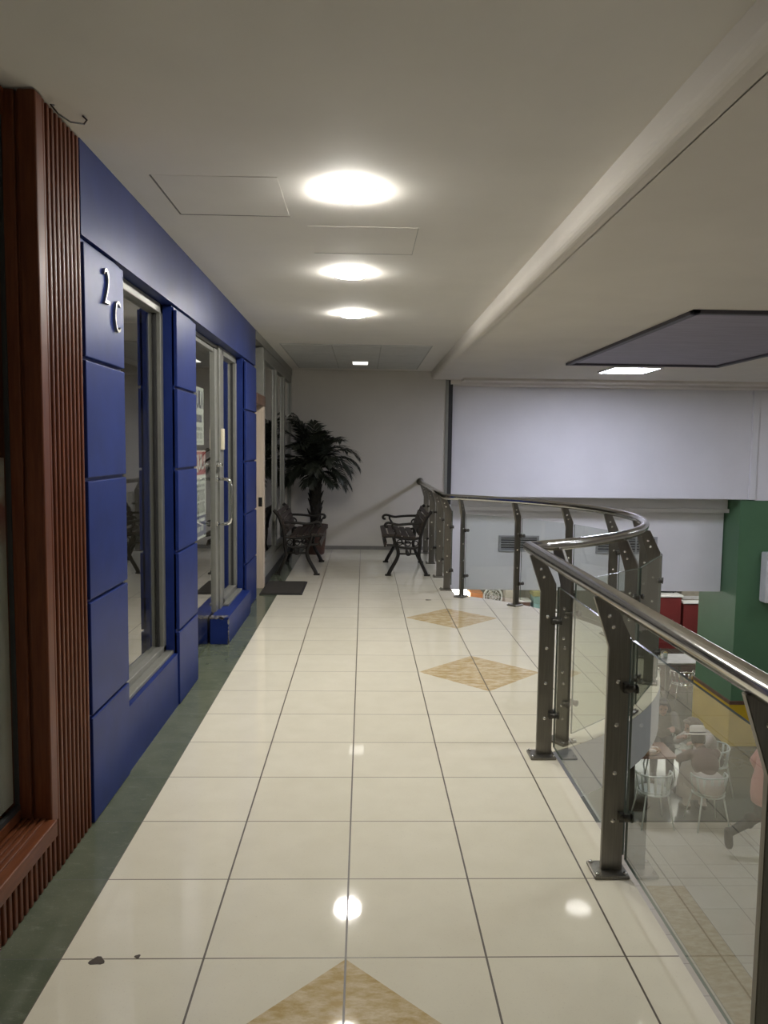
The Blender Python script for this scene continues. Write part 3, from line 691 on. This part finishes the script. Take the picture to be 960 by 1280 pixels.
def frond(az, el, L, droop, top):
    t = MB(); P = []; N = 16
    d = Vector((math.cos(az)*math.cos(el), math.sin(az)*math.cos(el), math.sin(el))); p = Vector((0, 0, top)); 
    for i in range(N+1):
        P.append(p.copy()); p = p+d*(L/N); d = (d+Vector((0, 0, -droop/N*(.4+1.6*i/N)))).normalized()
    t.tube(P, [.009*(1-.8*i/N) for i in range(N+1)], 5)
    for i in range(2, N+1):
        for sub in (0, .5):
            if i == N and sub: continue
            q = P[i].lerp(P[min(N, i+1)], sub); tn = (P[min(N, i+1)]-P[i-1]).normalized(); sd = tn.cross(Vector((0, 0, 1))).normalized()
            u = i/N; ll = L*.36*math.sin(PI*(.16+.80*u))**.8+.03
            for s in (-1, 1):
                dr = (sd*s*.75+tn*(.55+.3*u)+Vector((0, 0, -.22+.25*rp.random()))).normalized(); e = q+dr*ll*(.85+.3*rp.random())+Vector((0, 0, -.16*ll))
                m_ = q.lerp(e, .5)+Vector((0, 0, .03)); wv = (tn-dr*tn.dot(dr)).normalized()*.0125
                a_, b_, c_ = [t.bm.verts.new(v) for v in (q-wv*.5, q+wv*.5, m_+wv)]; d_ = t.bm.verts.new(m_-wv); e_ = t.bm.verts.new(e)
                t.bm.faces.new((a_, b_, c_, d_)); t.bm.faces.new((d_, c_, e_))
    t.build('frond', 'leaf', r)
# arching fronds: (azimuth deg, elevation deg, length, droop)
for az, el, L, dr in ((-8, 58, .80, 2.2), (12, 30, .62, 2.0), (-35, 25, .62, 2.1), (-20, 5, .58, 1.6), (30, 62, .68, 2.1), (-60, 50, .66, 2.2), (-90, 40, .66, 2.2), (-110, 65, .70, 1.9),
                      (185, 66, .86, 1.4), (172, 50, .72, 2.0), (205, 40, .68, 2.1), (150, 74, .85, 1.2), (195, 15, .60, 1.7), (225, 20, .62, 1.8), (-130, 30, .64, 2.0), (-100, 10, .55, 1.5), (100, 75, .80, 1.2), (215, 75, .82, 1.3), (-50, -5, .50, 1.0), (178, 80, .86, 1.5), (190, 55, .74, 1.7), (200, 30, .70, 1.6), (165, 35, .66, 1.8), (210, 5, .58, 1.3), (180, -8, .5, 1.0), (-5, 42, .74, 2.0), (-28, 44, .72, 2.3), (5, 8, .60, 1.5), (240, 60, .74, 1.8), (-75, 72, .74, 1.6), (-45, 68, .76, 2.0)):
    frond(math.radians(az), math.radians(el), L, dr, 1.18+.08*rp.random())

# ================================================================== LOWER STOREY
# green column with yellow base
t = MB(); t.box((6.02, 12.112, LOW), (7.4, 13.46, .79)); gcol = struct(t.build('wall_right.001', 'column_g'), 'thick green square column with a yellow base on the lower floor', 'column')
t = MB(); t.box((6.0, 12.095, LOW), (7.42, 13.48, LOW+.70), bev=.004); t.build('column_base', 'column_y', gcol)
t = MB(); t.box((5.995, 12.09, LOW+.70), (7.425, 13.485, LOW+.76), bev=.004); t.build('column_trim', 'brown', gcol)
r = thing('wall_box', 'white metal box mounted high on the green column', 'box', (6.75, 12.10, -.55))
t = MB(); t.prism([(-.36, -.28), (.36, -.28), (.36, .52), (-.36, .52)], 'y', -.20, 0, bev=.012); t.build('casing', 'white', r)
t = MB(); t.box((-.30, -.207, -.20), (.30, -.199, .40), bev=.003); t.build('front_panel', 'white', r)
t = MB(); t.tube([(-.25, -.1, .52), (-.27, -.1, .57), (-.1, -.1, .56), (.1, -.08, .6)], .012, 8); t.build('cable', 'cable', r)
# vents on the lower wall
def vent(label, x0, x1, z0, z1):
    r = thing('air_vent', label, 'vent', ((x0+x1)/2, 12.62, (z0+z1)/2), 0, 'air vents in the lower wall'); hx, hz = (x1-x0)/2, (z1-z0)/2
    t = MB(); t.box((-hx, -.004, -hz), (hx, 0, hz)); t.build('backing', 'ventdark', r)
    t = MB(); f = .035
    t.box((-hx-f, -.02, -hz-f), (hx+f, 0, -hz)); t.box((-hx-f, -.02, hz), (hx+f, 0, hz+f)); t.box((-hx-f, -.02, -hz), (-hx, 0, hz)); t.box((hx, -.02, -hz), (hx+f, 0, hz))
    n = max(2, round(2*hx/.28))
    for k in range(1, n): t.box((-hx+2*hx*k/n-.012, -.022, -hz), (-hx+2*hx*k/n+.012, 0, hz))
    t.build('frame', 'vent', r)
    for k in range(5):
        t = MB(); z = -hz+2*hz*(k+.5)/5; t.box((-hx, -.012, -.010), (hx, -.008, .012), mx=Matrix.Translation((0, 0, z)) @ Matrix.Rotation(.5, 4, 'X')); t.build('slat', 'vent', r)
vent('left air vent in the grey lower wall, behind the far steel posts', 2.28, 2.88, -.10, .10)
vent('right air vent in the grey lower wall, behind the rounded balcony', 3.90, 4.86, -.12, .10)

# food stalls far behind
def counter(label, x0, x1, y, z1, m, group=None, top='white', dz=0):
    r = thing('counter', label, 'counter', ((x0+x1)/2, y, LOW), 0, group); hx = (x1-x0)/2
    t = MB(); t.box((-hx, 0, 0), (hx, .8, z1-.05), bev=.005); t.box((-hx-.01, -.012, .12), (hx+.01, 0, .17)); t.build('body', m, r)
    t = MB(); t.box((-hx-.03, -.05, z1-.05), (hx+.03, .85, z1), bev=.01); t.build('worktop', top, r)
    t = MB(); t.box((-hx, .01, 0), (hx, .02, .10)); t.build('plinth', 'white', r)
    return r
counter('red food stall counter with white top behind the green column', 7.19, 7.76, 18.3, 1.33, 'red')
counter('lower red counter section beside the taller red counter', 7.825, 8.9, 18.3, 1.17, 'red')
r = thing('cooking_range', 'dark steel griddle standing on the red counter', 'griddle', (7.475, 18.75, LOW+1.33))
t = MB(); t.box((-.25, -.22, .02), (.25, .22, .19), bev=.01); t.build('body', 'blackp', r)
t = MB(); t.box((-.27, -.24, .19), (.27, .24, .21), bev=.004); t.build('plate', 'steel', r)
for xx in (-.2, .2):
    t = MB(); t.cyl((xx, -.15, 0), (xx, -.15, .03), .02); t.cyl((xx, .15, 0), (xx, .15, .03), .02); t.build('foot', 'blackp', r)
r = thing('cash_register', 'dark grey box shaped register on the lower red counter', 'register', (8.1, 18.7, LOW+1.17))
t = MB(); t.prism([(-.2, 0), (.2, 0), (.2, .14), (.06, .17), (-.2, .24)], 'x', -.25, .25, bev=.01); t.build('body', 'greycloth', r)
t = MB(); t.box((-.23, -.205, .02), (.23, -.198, .10), bev=.003); t.build('drawer', 'vent', r)
t = MB(); t.box((6.98, 19.2, LOW), (7.5, 19.7, .7)); gc2 = struct(t.build('wall_right.002', 'column_g'), 'slim green pillar beside the red counter', 'column')
t = MB(); t.box((6.96, 19.18, LOW), (7.52, 19.72, LOW+.55)); t.build('column_base', 'column_y', gc2)
t = MB(); t.box((6.96, 19.18, LOW+.9), (7.52, 19.72, LOW+1.0)); t.build('column_trim', 'red', gc2)
# stall shelf glimpsed under the lower wall
ST = LOW+1.02
counter('long white stall counter glimpsed under the grey lower wall', 2.0, 4.6, 18.0, 1.02, 'white')
tag(MB().box((2.16, 18.0, ST), (2.50, 18.5, ST+.42), bev=.01).build('display_case', 'shopglow'), 'glowing white display case at left end of the stall counter', 'case')  # white case given emission of its own
tag(MB().box((2.56, 18.02, ST), (2.86, 18.45, ST+.38), bev=.01).build('carton', 'orange'), 'orange carton on the stall counter beside the glowing case', 'box')
r = thing('round_fan', 'round wire fan standing on the stall counter', 'fan', (3.13, 18.2, ST))
t = MB()
for rr_ in (.22, .15, .08): t.tube([(rr_*math.cos(q*PI/12), 0, .25+rr_*math.sin(q*PI/12)) for q in range(24)], .022 if rr_ > .2 else .006, 8, closed=True)
for q in range(12): t.tube([(0, -.02, .25), (.22*math.cos(q*PI/6), 0, .25+.22*math.sin(q*PI/6))], .004, 5)
t.build('grille', 'white', r)
t = MB(); t.lathe([(0, 0), (.11, 0), (.10, .02), (.02, .03)]); t.cyl((0, .03, .02), (0, .03, .25), .014); t.build('stand', 'vent', r)
t = MB()
for q in range(3): t.ball((0, .02, 0), .09, (.9, .1, .5), mx=Matrix.Translation((.09*math.cos(q*2.1), 0, .25+.09*math.sin(q*2.1))) @ Matrix.Rotation(-q*2.1, 4, 'Y'))
t.build('blades', 'palecloth', r)
tag(MB().box((3.40, 18.02, ST), (3.60, 18.4, ST+.44), bev=.01).build('carton', 'palecloth'), 'tall pale carton on the stall counter right of the fan', 'box')
tag(MB().box((3.64, 18.02, ST), (4.0, 18.4, ST+.16), bev=.01).build('carton', 'maroon'), 'low brown carton on the stall counter', 'box')
tag(MB().box((3.64, 18.02, ST+.16), (4.02, 18.4, ST+.20), bev=.004).build('tray', 'white'), 'white tray lying on the low brown carton', 'tray')
tag(MB().box((4.08, 18.02, ST), (4.50, 18.4, ST+.30), bev=.01).build('carton', 'teal'), 'teal carton at right end of the stall counter', 'box')
tag(MB().box((4.06, 18.0, ST+.30), (4.52, 18.42, ST+.42), bev=.01).build('carton', 'olive'), 'olive carton on top of the teal carton', 'box')
tag(MB().box((1.8, 16.9, -.98), (9.4, 17.0, -.80), bev=.01).build('added_stall_strip', 'shopglow'), 'lit white strip added out of view over the food stalls', 'light')  # strip added behind the lower wall to light the stall goods

# ------------------------------------------------------------------ chairs and tables below
def wire_chair(label, loc, rz, m='whitewire', group='white slatted metal chairs'):
    r = thing('metal_chair', label, 'chair', loc, rz, group)      # front faces +y, back at -y
    t = MB(); t.lathe([(0, .425), (.19, .425), (.205, .432), (.20, .442), (0, .446)], n=28); t.build('seat', m, r)
    t = MB(); tp_ = [(.225*math.sin(q), -.20*math.cos(q)+.0, .70-.02*abs(math.sin(q))) for q in [(-100+i*10)*PI/180 for i in range(21)]]
    t.tube(tp_, .012, 8); t.tube([(p_[0]*.9, p_[1]*.92, .47) for p_ in tp_[3:-3]], .008, 6)
    t.tube([tp_[0], (-.2, .05, .56), (-.175, .02, .44)], .010, 8); t.tube([tp_[-1], (.2, .05, .56), (.175, .02, .44)], .010, 8)
    t.build('back_rail', m, r)
    for k in range(6):
        q = math.radians(-62+k*24.8); t = MB(); a = Vector((.225*math.sin(q), -.20*math.cos(q), .69)); b = Vector((.20*math.sin(q)*.9, -.18*math.cos(q), .45)); sd = Vector((math.cos(q), math.sin(q), 0))
        t.tube([a-sd*.012, b-sd*.010], .006, 6); t.tube([a+sd*.012, b+sd*.010], .006, 6); t.tube([a, b], .010, 6); t.build('back_slat', m, r)
    for x, y in ((-.14, -.13), (.14, -.13), (-.14, .13), (.14, .13)):
        t = MB(); t.tube([(x, y, .43), (x*1.5, y*1.55, 0.0)], [.012, .009], 8); t.build('leg', m, r)
    return r
c0 = wire_chair('empty white slatted chair with its back to the walkway, left of the white hat diner', (3.78, 9.52, LOW), 0.0)
dup(c0, (4.47, 9.46, LOW), .02, 'white slatted chair carrying the diner in the white hat')
dup(c0, (4.50, 11.15, LOW), PI-.3, 'white slatted chair carrying the dark haired diner behind the red-brown table')
dup(c0, (4.95, 10.38, LOW), PI/2+.2, 'white slatted chair carrying the pale shirted diner at right end of table')
r = thing('dining_table', 'red-brown dining table on the lower floor before the green column', 'table', (3.70, 10.10, LOW))
t = MB(); t.box((-.52, -.26, .715), (.52, .26, .75), bev=.006); t.build('tabletop', 'table', r)
t = MB(); t.lathe([(.0, 0), (.26, 0), (.25, .02), (.05, .035), (.04, .70), (.16, .715), (0, .716)]); t.build('pedestal', 'blackp', r)
r = thing('food_basket', 'basket of bread and pale wrappers on the red-brown table', 'food', (3.86, 10.02, LOW+.75))
t = MB(); t.lathe([(0, 0), (.15, 0), (.19, .045), (.18, .045), (.145, .012), (0, .012)]); t.build('basket', 'food', r)
for k in range(7):
    t = MB(); t.ball((.11*math.cos(k*1.9), .10*math.sin(k*1.9), .045+.01*(k % 3)), .05, (1.2, .8, .6), seg=12); t.build('roll', 'food' if k % 2 else 'foodp', r)
r = thing('steel_table', 'small steel table set in front of the red counter', 'table', (6.02, 14.7, LOW))
t = MB(); t.box((-.5, -.35, .715), (.5, .35, .75), bev=.006); t.build('tabletop', 'vent', r)
t = MB(); t.lathe([(0, 0), (.25, 0), (.24, .02), (.045, .03), (.04, .715), (0, .716)]); t.build('pedestal', 'steel2', r)
s0 = wire_chair('near silver metal chair at the small steel table', (6.06, 14.1, LOW), 0, 'steel', 'silver metal chairs')
dup(s0, (5.45, 14.2, LOW), .35, 'silver metal chair left of the near silver chair at the small steel table')
for x, y, l in ((5.78, 14.62, 'left chrome napkin holder on the small steel table'), (5.95, 14.72, 'right chrome napkin holder on the small steel table')):
    r = thing('napkin_holder', l, 'napkin holder', (x, y, LOW+.75))
    t = MB(); t.prism([(-.05, 0), (.05, 0), (.05, .12), (.03, .14), (-.03, .14), (-.05, .12)], 'y', -.05, .05, bev=.004); t.build('body', 'chrome', r)
    t = MB(); t.box((-.035, -.054, .03), (.035, -.049, .11)); t.build('napkin', 'paper', r)

# ------------------------------------------------------------------ people
def person(name, label, loc, rz, J, cloth, hairm='hair', hair_len=.0, skirt=None, hat=False, cat='person', pack=None):
    """J: joints in local metres, facing +y. cloth: dict top/bottom/shoe materials."""
    r = thing(name, label, cat, loc, rz)
    t = MB(); V = {k: Vector(v) for k, v in J.items()}
    def limb(a, b, r0, r1, n=12):
        a, b = V[a] if isinstance(a, str) else a, V[b] if isinstance(b, str) else b
        t.tube([a, a.lerp(b, .5), b], [r0, (r0*.58+r1*.42)*1.03, r1], n); t.ball(a, r0*.99, seg=12); t.ball(b, r1*.99, seg=12)
    pel, ch, nk, hd = V['pelvis'], V['chest'], V['neck'], V['head']
    sh = (V['shr']-V['shl']).normalized(); hp = (V['hipr']-V['hipl']).normalized()
    def slab(c, ax, upv, w, d_, h):
        f = upv.cross(ax).normalized(); mx = Matrix((ax, f, upv)).transposed().to_4x4(); t.ball(c, 1, (w, d_, h), mx=mx, seg=20)
    upb = (ch-pel).normalized()
    slab(pel+upb*.02, hp, upb, .165, .115, .14); slab(pel.lerp(ch, .5), (hp+sh).normalized(), upb, .135, .098, .17); slab(ch, sh, upb, .165, .112, .17)
    slab(ch+upb*.10, sh, upb, .175, .085, .075)
    limb('neck', 'head', .052, .050)
    fv = Vector(J.get('face', (0, 1, 0))).normalized(); uh = (Vector((0, 0, 1))-fv*fv.z).normalized(); rh = fv.cross(uh)
    hm = Matrix((rh, fv, uh)).transposed().to_4x4()
    H = lambda x, y, z: hd+rh*x+fv*y+uh*z
    t.ball(H(0, 0, .075), 1, (.075, .092, .105), mx=hm, seg=20); t.ball(H(0, .03, .01), 1, (.055, .06, .055), mx=hm)
    t.tube([H(0, .088, .085), H(0, .112, .048)], [.010, .017], 8); t.ball(H(0, .108, .048), .016)
    for s in (-1, 1): t.ball(H(s*.076, -.005, .062), 1, (.012, .022, .034), mx=hm); t.ball(H(s*.03, .074, .012), .018)
    t.ball(H(0, .082, .012), 1, (.026, .014, .009), mx=hm); t.ball(H(0, .066, -.028), .022)
    for s in 'lr':
        limb('sh'+s, 'el'+s, .052, .040); limb('el'+s, 'wr'+s, .040, .027); limb('hip'+s, 'kn'+s, .083, .056); limb('kn'+s, 'an'+s, .057, .036)
        t.ball(V['kn'+s].lerp(V['an'+s], .28)-Vector((0, .015, 0)), .056, (1, 1, 1.6), seg=12)
        an, to = V['an'+s], V['to'+s]; dv = (to-an).normalized()
        t.tube([an-dv*.05, an+dv*.04, to-dv*.04, to], [.036, .043, .042, .026], 12); t.ball(an-dv*.045-Vector((0, 0, .015)), .034)
        # hand: palm, four unequal fingers with two bends, and a thumb off the side
        wr = V['wr'+s]; fd = Vector(J.get('hd'+s, wr-V['el'+s])).normalized(); sd = fd.cross(Vector((0, 0, 1)));
        sd = sd.normalized() if sd.length > .1 else Vector((1, 0, 0)); nm = sd.cross(fd).normalized(); cur = -nm
        mx = Matrix((sd, fd, nm)).transposed().to_4x4()
        t.ball(wr+fd*.045, 1, (.040, .052, .017), mx=mx, seg=14); t.tube([wr, wr+fd*.03], [.026, .030], 10)
        for k, ln in enumerate((.066, .078, .072, .056)):
            b_ = wr+fd*.085+sd*(-.030+.020*k); m1 = b_+fd*ln*.45+cur*ln*.06; m2 = m1+(fd*.8+cur*.55)*ln*.3; e_ = m2+(fd*.55+cur*.8)*ln*.25
            t.tube([b_-fd*.02, b_, m1, m2, e_], [.0095, .0095, .009, .008, .0065], 8); t.ball(e_, .0068, seg=8)
        ts = -1 if s == 'r' else 1; ts = ts if sd.x > 0 else -ts
        b_ = wr+fd*.03+sd*ts*.030; m1 = b_+(fd*.6+sd*ts*.8).normalized()*.035; e_ = m1+(fd*.9+sd*ts*.25+cur*.3).normalized()*.030
        t.tube([b_-sd*ts*.015, b_, m1, e_], [.013, .012, .010, .008], 8); t.ball(e_, .0082, seg=8)
    o = t.build('body', 'skin', r)
    md = o.modifiers.new('r', 'REMESH'); md.mode = 'VOXEL'; md.voxel_size = .0085; md.use_smooth_shade = True
    ms = o.modifiers.new('s', 'SMOOTH'); ms.factor = .5; ms.iterations = 3
    dg = bpy.context.evaluated_depsgraph_get(); me = bpy.data.meshes.new_from_object(o.evaluated_get(dg), depsgraph=dg)
    o.modifiers.clear(); o.data = me; me.materials.clear(); me.materials.append(M['skin'])
    # clothing: shells offset from the body over the dressed regions
    segs = [('head', hd+uh*.07, nk, .0)]; 
    def dist(p, a, b):
        ab = b-a; u = max(0, min(1, (p-a).dot(ab)/max(1e-9, ab.length_squared))); return (p-a-ab*u).length
    bones = [('skin', nk.lerp(hd, .35), hd+uh*.1, .05)]
    for s in 'lr':
        sl = J.get('sleeve', 1.0)
        bones += [('top', V['sh'+s], V['el'+s], .05), ('top' if sl >= 1 else 'skin', V['el'+s], V['wr'+s]-(V['wr'+s]-V['el'+s])*.12, .035), ('skin', V['wr'+s], V['wr'+s]+Vector(J.get('hd'+s, V['wr'+s]-V['el'+s])).normalized()*.16, .02)]
        bones += [('bottom', V['hip'+s], V['kn'+s], .075), ('bottom', V['kn'+s], V['an'+s]+(V['kn'+s]-V['an'+s])*.12, .05), ('shoe', V['an'+s]-Vector((0, 0, .01)), V['to'+s], .04)]
    bones += [('bottom', pel-upb*.05, pel+upb*.04, .13), ('top', pel+upb*.10, ch+upb*.12, .13), ('top', ch+upb*.12, nk.lerp(ch, .15), .07)]
    lab = []
    bmx = bmesh.new(); bmx.from_mesh(me)
    def region(p): return min(((dist(p, a, b)-r_*.6), k) for k, a, b, r_ in bones)[1]
    regs = {f.index: region(f.calc_center_median()) for f in bmx.faces}
    bmx.free()
    for k, nm_, th in (('bottom', 'trousers', .010), ('top', 'top', .013), ('shoe', 'shoes', .008)):
        if k not in cloth: continue
        b2 = bmesh.new(); b2.from_mesh(me); b2.faces.ensure_lookup_table()
        bmesh.ops.delete(b2, geom=[f for f in b2.faces if regs[f.index] != k], context='FACES')
        for _ in range(2): bmesh.ops.smooth_vert(b2, verts=[v for v in b2.verts if not v.is_boundary], factor=.5, use_axis_x=True, use_axis_y=True, use_axis_z=True)
        b2.normal_update()
        for v in b2.verts: v.co += v.normal*th
        for f in b2.faces: f.smooth = True
        m2 = bpy.data.meshes.new(nm_); b2.to_mesh(m2); b2.free(); m2.materials.append(M[cloth[k]])
        q = bpy.data.objects.new(nm_, m2); COL.objects.link(q); q.parent = r
        sm = q.modifiers.new('th', 'SOLIDIFY'); sm.thickness = .006; sm.offset = -1
    # eyes, mouth, hair
    t = MB()
    for s in (-1, 1): t.ball(H(s*.030, .079, .080), .011, seg=10)
    t.build('eyes', 'hair', r)
    t = MB(); t.ball(H(0, .094, .011), 1, (.022, .006, .0045), mx=hm); t.build('mouth', 'maroon', r)
    t = MB(); t.ball(H(0, -.016, .094), 1, (.086, .094, .104), mx=hm, seg=20); t.ball(H(0, .045, .160), 1, (.062, .040, .026), mx=hm)
    for s in (-1, 1): t.ball(H(s*.070, .0, .07), 1, (.022, .045, .07), mx=hm)
    if hair_len:
        t.tube([H(0, -.06, .12), H(0, -.085, .03), H(0, -.10, -.06), H(0, -.10, -hair_len)], [.07, .088, .085, .05], 14)
        for s in (-1, 1): t.tube([H(s*.06, -.03, .08), H(s*.085, -.03, -.02), H(s*.085, -.04, -hair_len*.7)], [.04, .045, .02], 10)
    t.build('hair', hairm, r)
    if hat:
        t = MB(); t.lathe([(.165, .0), (.172, .004), (.165, .010), (.105, .016), (.100, .03), (.098, .085), (.085, .115), (.05, .122), (.0, .116)], n=32, mx=Matrix.Translation(H(0, -.005, .125)) @ hm); t.build('hat', 'straw', r)
        t = MB(); t.lathe([(.104, .018), (.104, .036), (.101, .036)], n=32, mx=Matrix.Translation(H(0, -.005, .125)) @ hm); t.build('hat_band', 'hair', r)
    if skirt:
        t = MB(); t.tube(skirt[0], skirt[1], 18); t.build('skirt', skirt[2], r)
    return r
# woman striding to the right
J = dict(pelvis=(0, 0, .90), chest=(0, .05, 1.20), neck=(0, .075, 1.39), head=(0, .10, 1.47), face=(0, 1, -.12),
         shl=(-.17, .06, 1.35), shr=(.17, .04, 1.35), ell=(-.22, -.08, 1.12), elr=(.22, .16, 1.12), wrl=(-.20, .02, .92), wrr=(.20, .34, 1.0),
         hipl=(-.085, 0, .87), hipr=(.085, 0, .87), knl=(-.085, -.06, .50), anl=(-.085, -.42, .28), tol=(-.085, -.40, .10), knr=(.085, .22, .50), anr=(.085, .30, .09), tor=(.085, .48, .03))
sk = [(0, .06, 1.38), (0, .05, 1.30), (0, .03, 1.1), (0, 0, .92), (0, .01, .80), (0, .01, .70)], [.10, .20, .185, .20, .215, .20], 'pink'
person('person', 'person in a long pink top and dark trousers striding right below the walkway', (4.80, 8.62, LOW), -PI/2, J, dict(bottom='darkcloth', top='pink', shoe='hair'), 'hair', .12, sk)
# diners
def seated(lean=.0, armx=.0):
    return dict(pelvis=(0, 0, .52), chest=(0, .04+lean*.3, .80-lean*.1), neck=(0, .06+lean*.6, .985-lean*.3), head=(0, .09+lean*.85, 1.06-lean*.42), face=(0, 1, -.35),
         shl=(-.165, .05+lean*.5, .94-lean*.25), shr=(.165, .05+lean*.5, .94-lean*.25), ell=(-.22, .13+lean, .72), elr=(.22, .13+lean, .72), wrl=(-.13, .36, .80), wrr=(.13, .36, .80),
         hdl=(.1, 1, .1), hdr=(-.1, 1, .1), hipl=(-.09, 0, .50), hipr=(.09, 0, .50), knl=(-.11, .40, .51), knr=(.11, .40, .51), anl=(-.11, .36, .09), anr=(.11, .36, .09), tol=(-.11, .53, .03), tor=(.11, .53, .03))
sk = [(0, -.09, .66), (0, -.05, .58), (0, .10, .535), (0, .30, .525), (0, .43, .50), (0, .46, .36), (0, .44, .20)], [.15, .185, .20, .20, .175, .19, .21], 'palecloth'
person('person', 'diner in a white brimmed hat, brown top and pale skirt seated at the red-brown table', (4.47, 9.46, LOW), .02, seated(.27), dict(bottom='palecloth', top='maroon', shoe='hair'), 'hair', .0, sk, hat=True)
person('person', 'dark haired diner in grey top at the far side of the red-brown table', (4.50, 11.15, LOW), PI-.3, seated(.14), dict(bottom='darkcloth', top='greycloth', shoe='hair'), 'hair', .08)
person('person', 'diner in pale shirt facing the white hat diner at the red-brown table', (4.95, 10.38, LOW), PI/2+.2, seated(.30), dict(bottom='darkcloth', top='palecloth', shoe='hair'), 'hairg', .05)
